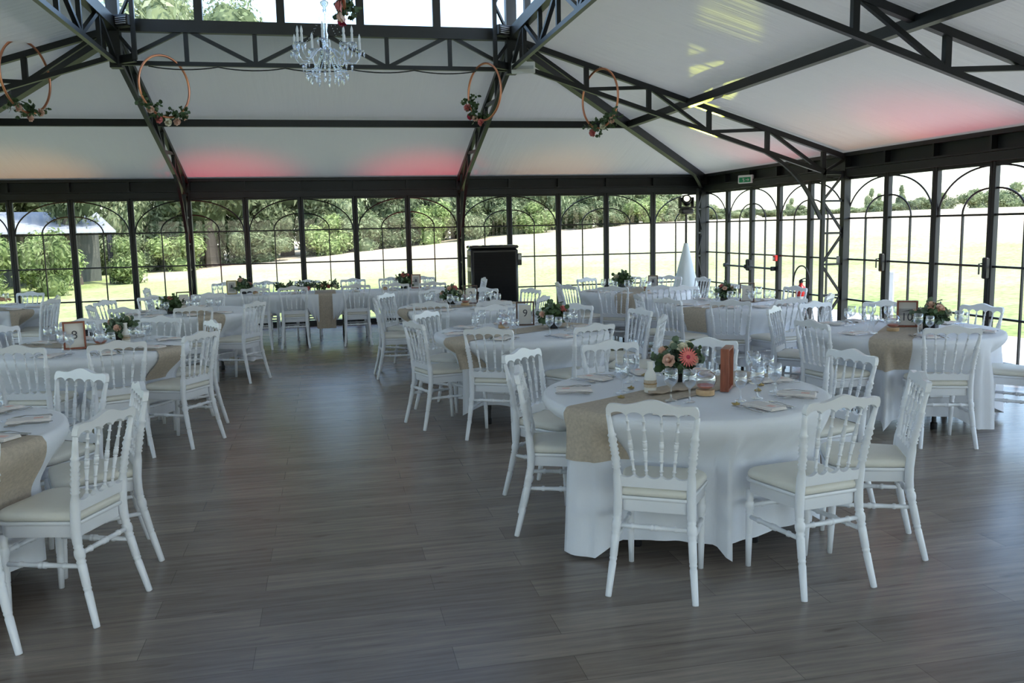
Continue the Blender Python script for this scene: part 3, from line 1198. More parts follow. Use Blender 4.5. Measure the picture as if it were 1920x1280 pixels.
    for a, b in zip(xs_b, xs_t):
        m = MB()
        p = []
        for u, r in sp:
            z = .566 + (.842 - .566) * u
            p.append((a + (b - a) * u, back_y(z), z))
        m.tube(p, [r for u, r in sp], 8)
        m.build('spindle', M['white'], t, sharp=180)
    st = [(0, .0105), (.18, .0115), (.2, .0155), (.22, .0155), (.24, .0110), (.44, .0125), (.46, .0165), (.485, .0165), (.5, .0120), (.515, .0165), (.54, .0165), (.56, .0125), (.76, .0110), (.78, .0155), (.80, .0155), (.82, .0115), (1, .0105)]
    rl = Vector((.170, foot_y(.318), .318))
    fl_ = Vector((.176, .160, .312))
    mir = lambda v: Vector((-v.x, v.y, v.z))
    lo = Vector((0, 0, -.055))
    for a, b in ((rl, mir(rl)), (fl_ , mir(fl_)), (rl + lo, fl_ + lo), (mir(rl) + lo, mir(fl_) + lo)):
        m = MB()
        m.tube([a.lerp(b, u) for u, r in st], [r for u, r in st], 8)
        m.build('stretcher', M['white'], t, sharp=180)
    return t


TABLES = {'T1': (1.9, 4.5), 'T9': (1.67, 7.6), 'T3': (1.57, 10.35), 'T4': (4.25, 11.8), 'T5': (4.55, 9.35), 'T10': (4.75, 6.55), 'T8': (-1.95, 7.85), 'T6': (-1.65, 11.05), 'TL': (-4.4, 12.7), 'TN': (-2.08, 4.55)}
WHERE = {'T1': 'the front gerbera table', 'T9': 'the table numbered nine', 'T3': 'the table numbered two', 'T4': 'the table nearest the lamp stand', 'T5': 'the table numbered five', 'T10': 'the table numbered ten',
         'T8': 'the table numbered eight', 'T6': 'the table numbered six', 'TL': 'the cropped table by the window', 'TN': 'the cropped front table', 'HT': 'the long head table'}
RUN = {'T1': 210, 'T9': 213, 'T3': 196, 'T4': 242, 'T5': 212, 'T10': 228, 'T8': 331, 'T6': 296, 'TL': 317, 'TN': 333}
CH = [('T1', 1.499, 3.808, 60.0), ('T1', 2.167, 3.698, 99.0), ('T1', 2.675, 3.975, 155.0), ('T1', 2.799, 4.638, 189.0), ('T1', 2.361, 5.272, 239.0), ('T1', 1.856, 5.336, 274.0), ('T1', 1.369, 5.228, 313.0), ('T1', 1.272, 4.664, 345.0),
      ('T9', 1.333, 6.952, 62.0), ('T9', 0.940, 7.517, 19.0), ('T9', 1.093, 8.125, 319.0), ('T9', 1.961, 6.904, 113.0), ('T9', 1.643, 8.446, 272.0), ('T9', 2.252, 8.300, 230.0), ('T9', 2.595, 7.720, 191.0), ('T9', 2.579, 7.215, 150.0),
      ('T3', 1.190, 9.635, 62.0), ('T3', 0.912, 10.822, 327.0), ('T3', 0.776, 10.172, 2.0), ('T3', 1.703, 9.545, 100.0), ('T3', 1.895, 11.139, 248.0), ('T3', 1.389, 11.143, 282.0), ('T3', 2.293, 10.818, 204.0), ('T3', 2.158, 9.771, 147.0),
      ('T4', 3.730, 11.016, 58.0), ('T4', 4.214, 10.902, 85.0), ('T4', 3.424, 11.913, 354.0), ('T4', 3.405, 11.424, 16.0), ('T4', 3.960, 12.563, 298.0), ('T4', 4.465, 12.656, 254.0), ('T4', 4.924, 12.467, 224.0), ('T4', 5.127, 11.994, 187.0),
      ('T5', 3.751, 8.836, 23.0), ('T5', 3.678, 9.343, 353.0), ('T5', 4.432, 10.177, 276.0), ('T5', 4.109, 8.460, 62.0), ('T5', 4.609, 8.472, 100.0), ('T5', 5.300, 9.668, 191.0), ('T5', 4.937, 10.106, 244.0), ('T5', 5.074, 8.676, 137.0),
      ('T10', 3.980, 6.287, 8.0), ('T10', 4.229, 7.265, 316.0), ('T10', 4.688, 7.476, 283.0), ('T10', 5.152, 7.301, 244.0), ('T10', 5.526, 6.783, 197.0), ('T10', 4.503, 5.779, 72.0), ('T10', 5.292, 5.942, 124.0),
      ('T8', -2.152, 7.118, 76.0), ('T8', -1.643, 7.117, 112.0), ('T8', -1.240, 7.435, 149.0), ('T8', -1.273, 8.124, 205.0), ('T8', -2.622, 8.358, 334.0), ('T8', -1.670, 8.610, 250.0), ('T8', -2.198, 8.635, 288.0),
      ('T6', -1.501, 10.241, 102.0), ('T6', -2.056, 10.349, 61.0), ('T6', -2.399, 10.740, 27.0), ('T6', -2.423, 11.296, 337.0), ('T6', -1.051, 10.462, 150.0), ('T6', -1.572, 11.865, 265.0), ('T6', -2.076, 11.744, 301.0),
      ('TL', -4.269, 13.504, 255.0), ('TL', -3.670, 12.000, 165.0), ('TL', -3.790, 12.580, 187.0), ('TL', -4.250, 11.860, 105.0),
      ('TN', -1.583, 5.249, 235.0), ('TN', -1.241, 4.762, 199.0), ('TN', -1.235, 4.197, 158.0), ('TN', -1.620, 3.845, 124.0)]
# head table: front row faces the window, back row faces the room, one at each end
HY0, HY1 = 13.42, 14.18
for x in (-1.03, -.50, .40, .97, 1.52):
    CH.append(('HT', x, 13.30, 90.0))
for x in (-1.62, -.98, -.33, .40, 1.02, 1.55):
    CH.append(('HT', x, 14.42, 270.0))
CH += [('HT', -2.36, 13.72, 0.0), ('HT', 2.16, 13.70, 180.0)]
TABLES['HT'] = (0, 13.80)

chair0 = make_chair()
SEATS = {}
for i, (t, x, y, h) in enumerate(CH):
    o = dup(chair0, (x, y, 0), rad(h - 90))
    SEATS.setdefault(t, []).append((x, y, h))
    cx, cy = TABLES[t]
    near = y < cy
    base = 'white spindle-back chair, %s side of %s' % ('near' if near else 'far', WHERE[t])
    tag(o, None, 'chair', 'chairs around ' + WHERE[t])
    hx, hy = math.cos(rad(h)), math.sin(rad(h))
    rank(('chair', t, near), o, base, (x - .27 * hx, y - .27 * hy, .9))
for c in list(chair0.children):
    bpy.data.objects.remove(c)
bpy.data.objects.remove(chair0)
KIDS.clear()

# ------------------------------------------------------------------ tables and linen
TZ = .765
RT = .768


class Drape:
    """the surface of a cloth hanging from a rim and pushed in by the chairs drawn up to it"""

    def __init__(s, key, rim, seats, seed, hem=.07, amp=.062, nf=19):
        s.rim, s.seats, s.hem, s.amp = rim, seats, hem, amp
        r = random.Random(seed)
        s.ph = [(nf + r.choice((-4, -3, 0, 2)), r.uniform(0, 6.28), .55), (nf * 2 - 5, r.uniform(0, 6.28), .28), (7, r.uniform(0, 6.28), .35)]
        s.hp = [(3, r.uniform(0, 6.28)), (5, r.uniform(0, 6.28))]

    def hemz(s, a):
        return s.hem + .025 * math.sin(s.hp[0][0] * a + s.hp[0][1]) + .018 * math.sin(s.hp[1][0] * a + s.hp[1][1])

    def dent(s, P, N, off):
        """how far out the cloth may stand at rim point P along N below seat height"""
        lim, wt = off, 0.0
        for (x, y, h) in s.seats:
            hx, hy = math.cos(rad(h)), math.sin(rad(h))
            den = N[0] * hx + N[1] * hy
            if den > -.35:
                continue
            k = (.245 - ((P[0] - x) * hx + (P[1] - y) * hy)) / den
            q = (P[0] + N[0] * k, P[1] + N[1] * k)
            lat = abs(-(q[0] - x) * hy + (q[1] - y) * hx)
            w = 1 - sstep(.232, .292, lat)
            if w > 0 and k < off:
                lim = min(lim, off + (k - off) * w)
                wt = max(wt, w)
        return lim, wt

    def at(s, i, z):
        P, N, a = s.rim(i)
        d = max(0, TZ - z)
        t = d / .72
        f = sum(w * math.sin(n * a + p) for n, p, w in s.ph)
        f = f * .6 + .4 * (1 - 2 * abs(math.sin((s.ph[0][0] * a + s.ph[0][1]) / 2)))
        free = .012 + .040 * t + s.amp * sstep(.03, .55, t) * f
        lim, w = s.dent(P, N, free)
        g = sstep(.03, .27, d)
        off = free + (min(free, lim + .012 * f * w) - free) * g
        return (P[0] + N[0] * off, P[1] + N[1] * off, z), w


def cloth_mesh(dr, n, rows=26, close_top=True, nrad=6, center=(0, 0)):
    m = MB()
    vs, fs = [], []
    ring = []
    # flat top: rings from the middle to the rim
    for k in range(1, nrad + 1):
        u = k / nrad
        for i in range(n):
            P, N, a = dr.rim(i / n)
            vs.append((center[0] + (P[0] - center[0]) * u * .985, center[1] + (P[1] - center[1]) * u * .985, TZ + .002))
    for i in range(n):
        P, N, a = dr.rim(i / n)
        vs.append((P[0] + N[0] * .006, P[1] + N[1] * .006, TZ - .004))
    hems = [dr.hemz(dr.rim(i / n)[2]) + .07 * dr.at(i / n, .3)[1] for i in range(n)]
    for r in range(1, rows + 1):
        for i in range(n):
            hz_ = hems[i]
            z = TZ - .006 - (TZ - .006 - hz_) * (r / rows)
            p, w = dr.at(i / n, z)
            vs.append(p)
    tot = nrad + 1 + rows
    for r in range(tot - 1):
        for i in range(n):
            j = (i + 1) % n
            fs.append((r * n + i, r * n + j, (r + 1) * n + j, (r + 1) * n + i)[::-1])
    c = len(vs)
    vs.append((center[0], center[1], TZ + .002))
    for i in range(n):
        fs.append((c, i, (i + 1) % n))
    m.add(vs, fs)
    return m


def runner_mesh(dr, cx, cy, ang, half=.152, drop=.25):
    """burlap strip across the round table, hanging on both sides"""
    d = (math.cos(rad(ang)), math.sin(rad(ang)))
    s = (-d[1], d[0])
    m = MB()
    nv, nu, nd = 24, 20, 14
    rows = []
    for q in range(nv + 1):
        v = -half + 2 * half * q / nv
        ue = math.sqrt(RT ** 2 - v * v)
        col = []
        for side in (-1, 1):
            drp = []
            for k in range(nd, 0, -1):
                z = TZ - .004 - drop * k / nd
                th = math.atan2(s[1] * v + d[1] * ue * side, s[0] * v + d[0] * ue * side) / (2 * PI) % 1
                p, w = dr.at(th, z)
                P, N, a = dr.rim(th)
                drp.append((p[0] + N[0] * .015, p[1] + N[1] * .015, z))
            P, N, a = dr.rim(th)
            drp.append((P[0] + N[0] * .010, P[1] + N[1] * .010, TZ + .0035))
            if side < 0:
                col += drp
                for k in range(nu + 1):
                    u = -ue + 2 * ue * k / nu
                    uu = u * .992
                    col.append((cx + d[0] * uu + s[0] * v, cy + d[1] * uu + s[1] * v, TZ + .0068 + .0012 * math.sin(9 * u + q)))
            else:
                col += drp[::-1]
        rows.append(col)
    n = len(rows[0])
    for c in rows:
        m.v += c
    m.f = [(i * n + k, i * n + k + 1, (i + 1) * n + k + 1, (i + 1) * n + k) for i in range(nv) for k in range(n - 1)]
    return m


DR = {}
for key, (cx, cy) in TABLES.items():
    if key == 'HT':
        continue
    seats = SEATS[key]

    def rim(u, cx=cx, cy=cy):
        a = 2 * PI * u
        return (cx + RT * math.cos(a), cy + RT * math.sin(a)), (math.cos(a), math.sin(a)), a
    dr = Drape(key, rim, seats, hash(key) % 97 if False else sum(map(ord, key)), hem={'T1': .035, 'T10': .06, 'T6': .15, 'T8': .13, 'TN': .06}.get(key, .09))
    DR[key] = dr
    t = empty('banquet_table', (cx, cy, 0), rad(17))
    tag(t, 'folding banquet table on dark legs under the cloth of ' + WHERE[key], 'table', 'round banquet tables')
    MB().lathe([(.001, .735), (.742, .735), (.75, .739), (.75, .755), (.742, .759), (.001, .759)], 48).build('tabletop', M['plywood'], t)
    best, ba = 9, 0
    for k in range(18):
        a = rad(5 * k)
        worst = 0
        for q in range(4):
            lx_, ly_ = cx + .44 * math.cos(a + q * PI / 2), cy + .44 * math.sin(a + q * PI / 2)
            for (x, y, h) in seats:
                dd = math.hypot(lx_ - (x + .2 * math.cos(rad(h))), ly_ - (y + .2 * math.sin(rad(h))))
                worst = max(worst, .3 - dd)
        if worst < best - 1e-6:
            best, ba = worst, a
    t.rotation_euler = (0, 0, ba)
    for q in range(4):
        a = q * PI / 2
        m = MB()
        m.tube([(.44 * math.cos(a), .44 * math.sin(a), .03), (.42 * math.cos(a), .42 * math.sin(a), .737)], .018, 12)
        l = m.build('leg', M['tableleg'], t)
        MB().lathe([(.001, 0), (.026, 0), (.027, .004), (.027, .05), (.02, .055)], 12, (.44 * math.cos(a), .44 * math.sin(a), 0)).build('foot_cap', M['black'], l)
    c = cloth_mesh(dr, 220, center=(cx, cy)).build('tablecloth', M['cloth'], sharp=180)
    tag(c, 'white floor-length cloth draped over ' + WHERE[key], 'tablecloth', 'white round tablecloths')
    r = runner_mesh(dr, cx, cy, RUN[key], drop=.30 if key == 'TN' else .25).build('table_runner', M['burlap'], sharp=180)
    tag(r, 'beige burlap runner laid across ' + WHERE[key], 'table runner', 'burlap table runners')

# head table: two folding tables end to end, one cloth each, burlap over the joint
for s, x0, x1 in ((0, -2.06, -.07), (1, -.05, 1.90)):
    t = empty('folding_table', ((x0 + x1) / 2, (HY0 + HY1) / 2, 0))
    tag(t, 'dark-legged folding table forming the %s half of the long head table' % ('left', 'right')[s], 'table', 'head table halves')
    hw = (x1 - x0) / 2 - .03
    MB().box((0, 0, .747), (2 * hw, HY1 - HY0 - .03, .024), bev=.006).build('tabletop', M['plywood'], t)
    for sx in (-1, 1):
        for sy in (-1, 1):
            m = MB()
            m.box((sx * (hw - (.24 if (sx > 0) == (s == 0) else .15)), sy * .215, .37), (.055, .055, .735), bev=.006)
            m.build('leg', M['tableleg'], t)

    def rim(u, x0=x0, x1=x1):
        # rounded rectangle walked by angle-like parameter
        w, d, r = x1 - x0 - .02, HY1 - HY0 - .02, .03
        segs = [w - 2 * r, PI * r / 2, d - 2 * r, PI * r / 2] * 2
        tot = sum(segs)
        l = (u % 1) * tot
        cx_, cy_ = (x0 + x1) / 2, (HY0 + HY1) / 2
        cor = [(w / 2 - r, -d / 2 + r), (w / 2 - r, d / 2 - r), (-w / 2 + r, d / 2 - r), (-w / 2 + r, -d / 2 + r)]
        nr = [(0, -1), (1, 0), (0, 1), (-1, 0)]
        dr_ = [(1, 0), (0, 1), (-1, 0), (0, -1)]
        for k in range(4):
            if l <= segs[2 * k]:
                st = (cor[k - 1][0] + nr[k][0] * r, cor[k - 1][1] + nr[k][1] * r)
                return (cx_ + st[0] + dr_[k][0] * l, cy_ + st[1] + dr_[k][1] * l), nr[k], 2 * PI * u
            l -= segs[2 * k]
            if l <= segs[2 * k + 1]:
                a = -PI / 2 + k * PI / 2 + l / r
                n_ = (math.cos(a), math.sin(a))
                return (cx_ + cor[k][0] + n_[0] * r, cy_ + cor[k][1] + n_[1] * r), n_, 2 * PI * u
            l -= segs[2 * k + 1]
        return (cx_, cy_ - d / 2), (0, -1), 2 * PI * u
    dr = Drape('HT', rim, [q for q in SEATS['HT']], 5 + s, hem=.40, amp=.012, nf=23)
    c = cloth_mesh(dr, 260, rows=14, center=((x0 + x1) / 2, (HY0 + HY1) / 2)).build('tablecloth', M['cloth'], sharp=180)
    tag(c, 'short white cloth over the %s half of the long head table' % ('left', 'right')[s], 'tablecloth', 'head table cloths')
m = MB()
vs = []
n, k_ = 30, 10
for i in range(n + 1):
    u = i / n
    for q in range(k_ + 1):
        v = -.155 + .31 * q / k_
        bulge = .012 * math.sin(q * 1.9)
        if u < .45:
            p = (v - .05, HY1 + .02 - (HY1 - HY0 + .04) * (u / .45), TZ + .008)
        else:
            w = (u - .45) / .55
            p = (v * (1 - .1 * w) - .05, HY0 - .03 - .05 * w + bulge * w, TZ + .004 - .52 * w)
        vs.append(p)
m.add(vs, [(i * (k_ + 1) + q, i * (k_ + 1) + q + 1, (i + 1) * (k_ + 1) + q + 1, (i + 1) * (k_ + 1) + q) for i in range(n) for q in range(k_)])
tag(m.build('table_runner', M['burlap'], sharp=180), 'beige burlap runner hanging over the front of the long head table', 'table runner', 'burlap table runners')
# gathered cloth folds at the joint, either side of the runner
for s in (-1, 1):
    m = MB()
    vs = []
    for i in range(15):
        w = i / 14
        for q in range(13):
            v = q / 12
            x = -.05 + s * (.10 + .26 * v * (1 - .55 * w))
            y = HY0 - .045 - .05 * math.sin(PI * w) * (1 - v) - .012 * math.sin(v * 14) * w
            vs.append((x, y, TZ - .003 - (.46 - .16 * v) * w))
    m.add(vs, [(i * 13 + q, i * 13 + q + 1, (i + 1) * 13 + q + 1, (i + 1) * 13 + q) for i in range(14) for q in range(12)])
    o = m.build('gathered_cloth', M['cloth'], sharp=180)
    tag(o, 'gathered swag of white cloth %s of the head table runner' % ('left' if s < 0 else 'right'), 'tablecloth', 'head table swags')

# ------------------------------------------------------------------ glasses, cutlery, napkins
ZT_ = TZ + .0088


def place(proto, loc, rz=0):
    o = proto.copy()
    C.objects.link(o)
    o.location = loc
    o.rotation_euler = (0, 0, rz)
    return o


def parked(o):
    C.objects.unlink(o)
    return o


def glass_proto(h, rb):
    k = h / .165
    out = [(.001, 0), (.030, 0), (.032, .002), (.028, .004), (.010, .009), (.0045, .016), (.0038, .04), (.0042, .066), (.010, .074), (.022, .083), (rb * .94, .100), (rb, .118), (rb * .98, .138), (rb * .88, .165)]
    inn = [(rb * .88 - .0016, .165), (rb * .98 - .002, .138), (rb - .002, .118), (rb * .94 - .002, .101), (.020, .0855), (.008, .078), (.001, .077)]
    return MB().lathe([(r, z * k) for r, z in out + inn], 18).build('wine_glass', M['glass'], sharp=180)


gl_a, gl_b = parked(glass_proto(.168, .037)), parked(glass_proto(.150, .033))


def cutlery(kind):
    m = MB()
    if kind == 'knife':
        prof = [(0, .006, .0035), (.01, .0075, .0045), (.08, .0055, .004), (.10, .005, .003), (.12, .0085, .0014), (.19, .0085, .001), (.207, .003, .0008)]
    elif kind == 'spoon':
        prof = [(0, .006, .0014), (.01, .0075, .0016), (.06, .004, .0018), (.115, .0028, .002), (.125, .008, .0024), (.145, .018, .003), (.165, .017, .003), (.182, .004, .0016)]
    else:
        prof = [(0, .006, .0014), (.01, .0075, .0016), (.06, .004, .0018), (.115, .0030, .002), (.130, .010, .0022), (.150, .012, .002)]
    rings = []
    for y, w, t in prof:
        bend = .006 * math.exp(-((y - .115) / .03) ** 2) if kind != 'knife' else 0
        rings.append([(w * math.cos(a), y - .1, .0035 + bend + t * math.sin(a)) for a in [2 * PI * i / 10 for i in range(10)]])
    m.rings(rings)
    if kind == 'fork':
        for k in range(4):
            x = -.0093 + .0062 * k
            m.beam((x, .048, .004), (x * .95, .095, .0055), .0030, .0024)
    return m


protos = {k: parked(cutlery(k).build(k, M['silver'], sharp=60)) for k in ('knife', 'spoon', 'fork')}


def napkin_proto():
    t = empty('folded_napkin')
    m = MB()
    for k, (w, l, z) in enumerate(((.105, .20, 0), (.102, .197, .004), (.098, .19, .008))):
        m.box((.002 * k, 0, z + .003), (w, l, .0048), bev=.002)
    m.build('fold', M['napkin'], t, sharp=30)
    MB().box((0, -.045, .0136), (.032, .042, .0008)).build('pink_print', M['napkin_pink'], t)
    return t


nap0 = napkin_proto()
FAR = {'T3', 'T4', 'T5', 'T6', 'TL', 'HT'}
T1G = [(1.718, 4.223, 0), (1.792, 4.155, 0), (2.055, 4.115, 1), (2.161, 4.141, 0), (2.303, 4.219, 0), (2.345, 4.285, 1), (2.466, 4.594, 1), (2.40, 4.66, 0), (2.36, 4.56, 0), (1.541, 4.497, 0), (1.575, 4.56, 1), (1.692, 4.795, 0), (1.74, 4.85, 1), (1.93, 4.98, 0), (2.04, 5.02, 1), (2.22, 4.95, 0), (2.29, 4.88, 1)]


DECOR = [(1.985, 4.76), (1.985, 7.665), (4.875, 6.36), (-1.76, 8.04), (4.60, 9.64), (-1.80, 10.78), (1.47, 10.62), (4.12, 11.95), (-1.26, 13.86), (1.17, 13.86), (2.13, 4.43), (1.79, 7.97), (4.84, 6.62), (-2.045, 7.68), (4.75, 9.38), (-1.72, 11.17), (1.70, 10.58), (4.60, 12.0), (-1.43, 13.83), (1.35, 13.80),
         (1.955, 4.325), (1.56, 7.86), (4.565, 6.42), (1.60, 10.40), (-1.86, 7.72), (-1.08, 13.74), (.86, 13.74), (4.36, 11.62), (1.700, 4.475), (-1.71, 7.95)] + [(-.72 + .12 * k, 13.74) for k in range(8)]
SPOTS = []


def put_glass(key, x, y, big):
    if key == 'TL' and x < -3.95 and y < 12.9:    # cleared where the person is reaching in
        return
    for it in range(12):
        for q, (dx_, dy_) in enumerate(DECOR + SPOTS):
            lim = (.155 if q < 10 else .115) if q < len(DECOR) else .078
            if key == 'T1':
                lim *= .66
            dd = math.hypot(x - dx_, y - dy_)
            if dd < lim:
                k = (lim - dd) / max(dd, 1e-4)
                x, y = x + (x - dx_) * k, y + (y - dy_) * k
    SPOTS.append((x, y))
    g = place(gl_a if big == 0 else gl_b, (x, y, ZT_ - .001), rnd.uniform(0, 6))
    tag(g, None, 'glass', 'wine glasses on ' + WHERE[key])
    rank(('glass', key), g, 'clear stemmed wine glass on ' + WHERE[key], (x, y, .9))


def setting(key, x, y, a, full):
    """one place: (x, y) on the table edge line, a = direction from the diner to the middle of the table"""
    d, s = (math.cos(a), math.sin(a)), (math.sin(a), -math.cos(a))
    P = lambda f, l: (x + d[0] * f + s[0] * l, y + d[1] * f + s[1] * l)
    rz = a - PI / 2
    j = rnd.uniform(-.06, .06)
    p = P(.135, 0)
    n = dup(nap0, (*p, ZT_), rz + j)
    tag(n, None, 'napkin', 'folded napkins on ' + WHERE[key])
    rank(('napkin', key), n, 'folded napkin with pink print on ' + WHERE[key], (*p, .78))
    L = [('fork', -.085, .125), ('knife', .085, .13)]
    if full:
        L += [('fork', -.115, .14), ('spoon', .115, .135)]
    for kind, l, f_ in L:
        p = P(f_, l)
        o = place(protos[kind], (*p, ZT_), rz + rnd.uniform(-.1, .1))
        tag(o, None, 'cutlery', kind + 's on ' + WHERE[key])
        rank((kind, key), o, 'silver %s laid on %s' % (kind, WHERE[key]), (*p, .77))
    if key not in ('T1',):
        for l, f_, b in ((-.02, .31, 0), (.065, .285, 1)):
            p = P(f_ + rnd.uniform(-.015, .015), l + rnd.uniform(-.01, .01))
            put_glass(key, *p, b)


for key, seats in SEATS.items():
    if key == 'HT':
        for (x, y, h) in seats:
            if h in (90.0, 270.0):
                setting(key, x, HY0 + .03 if h == 90 else HY1 - .03, rad(h), False)
        continue
    cx, cy = TABLES[key]
    for (x, y, h) in seats:
        a = math.atan2(y - cy, x - cx)
        setting(key, cx + (RT - .03) * math.cos(a), cy + (RT - .03) * math.sin(a), a + PI, key not in FAR)
# the places of the cropped front table whose chairs are out of view
for a in (100, 140):
    setting('TN', TABLES['TN'][0] + (RT - .03) * math.cos(rad(a)), TABLES['TN'][1] + (RT - .03) * math.sin(rad(a)), rad(a) + PI, True)
for x, y, b in T1G:
    put_glass('T1', x, y, b)
for c in list(nap0.children):
    bpy.data.objects.remove(c)
bpy.data.objects.remove(nap0)
KIDS.clear()

# little gilt favours beside the glasses of the front table
m = MB()
m.lathe([(.001, 0), (.022, 0), (.026, .004), (.020, .008), (.001, .009)], 14)
m.ball((.004, 0, .012), .008, 8, 5)
m.beam((-.03, .004, .008), (.02, .014, .010), .006, .003)
m.beam((-.03, -.006, .008), (.02, -.012, .010), .006, .003)
fav = parked(m.build('party_favour', M['gold'], sharp=50))
for x, y in ((1.50, 4.38), (1.64, 4.62), (1.99, 4.03), (2.27, 4.34), (2.36, 4.48), (1.86, 5.0), (2.14, 4.94)):
    o = place(fav, (x, y, ZT_ - .001), rnd.uniform(0, 6))
    o.scale = (.8, .8, .8)
    tag(o, None, 'favour', 'gilt favours on ' + WHERE['T1'])
    rank('favour', o, 'small gilt favour lying on ' + WHERE['T1'], (x, y, .78))


# ------------------------------------------------------------------ flowers
def petal(m, c, yaw, tilt, l, w, curl=.3):
    """one cupped petal rising from c"""
    R = Matrix.Rotation(yaw, 3, 'Z') @ Matrix.Rotation(tilt, 3, 'X')
    vs = []
    for i in range(4):
        u = i / 3
        ww = w * math.sin(PI * (.18 + .66 * u)) 
        for k in range(4):
            v = k / 3 * 2 - 1
            p = Vector((v * ww, -.25 * w * (1 - v * v) + curl * l * u * u * -.5, l * u))
            vs.append(Vector(c) + R @ p)
    m.add(vs, [(i * 4 + k, i * 4 + k + 1, i * 4 + k + 5, i * 4 + k + 4) for i in range(3) for k in range(3)])


def rose_mesh(r, seed):
    q = random.Random(seed)
    m = MB()
    m.ball((0, 0, r * .55), r * .42, 8, 6, 1.2)
    for ring, (n, tilt, l, w) in enumerate(((4, .12, 1.15, .55), (5, .42, 1.15, .62), (6, .80, 1.10, .66), (6, 1.15, .95, .62))):
        for k in range(n):
            petal(m, (0, 0, 0), 2 * PI * k / n + ring * .5 + q.uniform(-.15, .15), tilt + q.uniform(-.08, .08), r * l, r * w, .25 + .2 * ring)
    return m


def gerbera_mesh(r):
    m = MB()
    for ring, (n, rr, tilt) in enumerate(((20, 1.0, .12), (16, .68, .28))):
        for k in range(n):
            a = 2 * PI * k / n + ring * .15
            d = Vector((math.cos(a), math.sin(a), 0))
            s = Vector((-d.y, d.x, 0))
            z = Vector((0, 0, 1))
            pts = []
            for u, w in ((.15, .03), (.5, .075), (.85, .075), (1.0, .03)):
                for e in (-1, 1):
                    pts.append(d * rr * r * u * math.cos(tilt) + s * e * w * r + z * (rr * r * u * math.sin(tilt) + .004 * ring))
            m.add(pts, [(0, 1, 3, 2), (2, 3, 5, 4), (4, 5, 7, 6)])
    return m


def foliage_mesh(seed, n, rx, rz_, leaf, c=(0, 0, 0), droop=0.0):
    q = random.Random(seed)
    m = MB()
    c = Vector(c)
    for i in range(n):
        a, e = q.uniform(0, 2 * PI), q.uniform(-.35, 1.35)
        d = Vector((math.cos(a) * math.cos(e), math.sin(a) * math.cos(e), math.sin(e)))
        tip = c + Vector((d.x * rx, d.y * rx, d.z * rz_)) * q.uniform(.6, 1.1)
        tip.z -= droop * q.uniform(0, 1)
        m.tube([c, c.lerp(tip, .5) + Vector((0, 0, .01)), tip], [.0022, .0018, .001], 5)
        for k in range(5):
            p = c.lerp(tip, .45 + .14 * k)
            nrm = Vector((q.uniform(-1, 1), q.uniform(-1, 1), q.uniform(-.2, 1))).normalized()
            u = nrm.orthogonal().normalized()
            u = Matrix.Rotation(q.uniform(0, 6.28), 3, nrm) @ u
            v = nrm.cross(u)
            L = leaf * q.uniform(.7, 1.2)
            w = L * .42
            m.add([p, p + u * L * .35 + v * w, p + u * L * .75 + v * w * .8 + nrm * L * .1, p + u * L + nrm * L * .05, p + u * L * .75 - v * w * .8 + nrm * L * .1, p + u * L * .35 - v * w],
                  [(0, 1, 2, 3), (0, 3, 4, 5)])
    return m


def mesh_of(mb, name, m, sharp=180):
    o = mb.build(name, m, sharp=sharp)
    me = o.data
    bpy.data.objects.remove(o)
    return me


ROSE = {c: mesh_of(rose_mesh(.030, i), 'rose', M[c]) for i, c in enumerate(('rose', 'rosepale', 'rosered', 'rosecream'))}
GERB = mesh_of(gerbera_mesh(.052), 'gerbera', M['gerbera'])
GCEN = mesh_of(MB().ball((0, 0, .004), .013, 10, 6, .5), 'gerbera_centre', M['rosered'])
FOL = [mesh_of(foliage_mesh(31 + i, 30, .13, .12, .042), 'foliage', M['leaf' if i % 2 == 0 else 'leaf2']) for i in range(4)]
VASE = mesh_of(MB().box((0, 0, .045), (.085, .085, .09), bev=.006), 'vase', M['vase'], 40)


def child(name, me, parent, loc=(0, 0, 0), rot=(0, 0, 0), sc=1.0):
    o = bpy.data.objects.new(name, me)
    C.objects.link(o)
    o.parent = parent
    o.location = loc
    o.rotation_euler = rot
    o.scale = (sc, sc, sc)
    return o


def arrangement(loc, label, seed, mix, gerb=None, sc=1.0, group='flower centrepieces', fol=(0, 1)):
    q = random.Random(seed)
    t = empty('flower_arrangement', loc, q.uniform(0, 6))
    if gerb:
        t.rotation_euler = (0, 0, 0)
    t.scale = (sc, sc, sc)
    tag(t, label, 'flowers', group)
    child('vase', VASE, t)
    for k in fol:
        child('foliage', FOL[k], t, (0, 0, .085), (0, 0, q.uniform(0, 6)))
    n = len(mix)
    for i, c in enumerate(mix):
        a = 2 * PI * i / n + q.uniform(-.3, .3)
        e = q.choice((.35, .75, 1.1))
        d = Vector((math.cos(a) * math.cos(e), math.sin(a) * math.cos(e), math.sin(e)))
        p = Vector((0, 0, .085)) + Vector((d.x * .105, d.y * .105, d.z * .10))
        child('rose', ROSE[c], t, p, (d.to_track_quat('Z', 'Y')).to_euler(), q.uniform(.8, 1.15))
    if gerb:
        d = Vector(gerb).normalized()
        p = Vector((0, 0, .105)) + d * .115
        g = child('gerbera', GERB, t, p, d.to_track_quat('Z', 'Y').to_euler())
        child('gerbera_centre', GCEN, g)
    return t


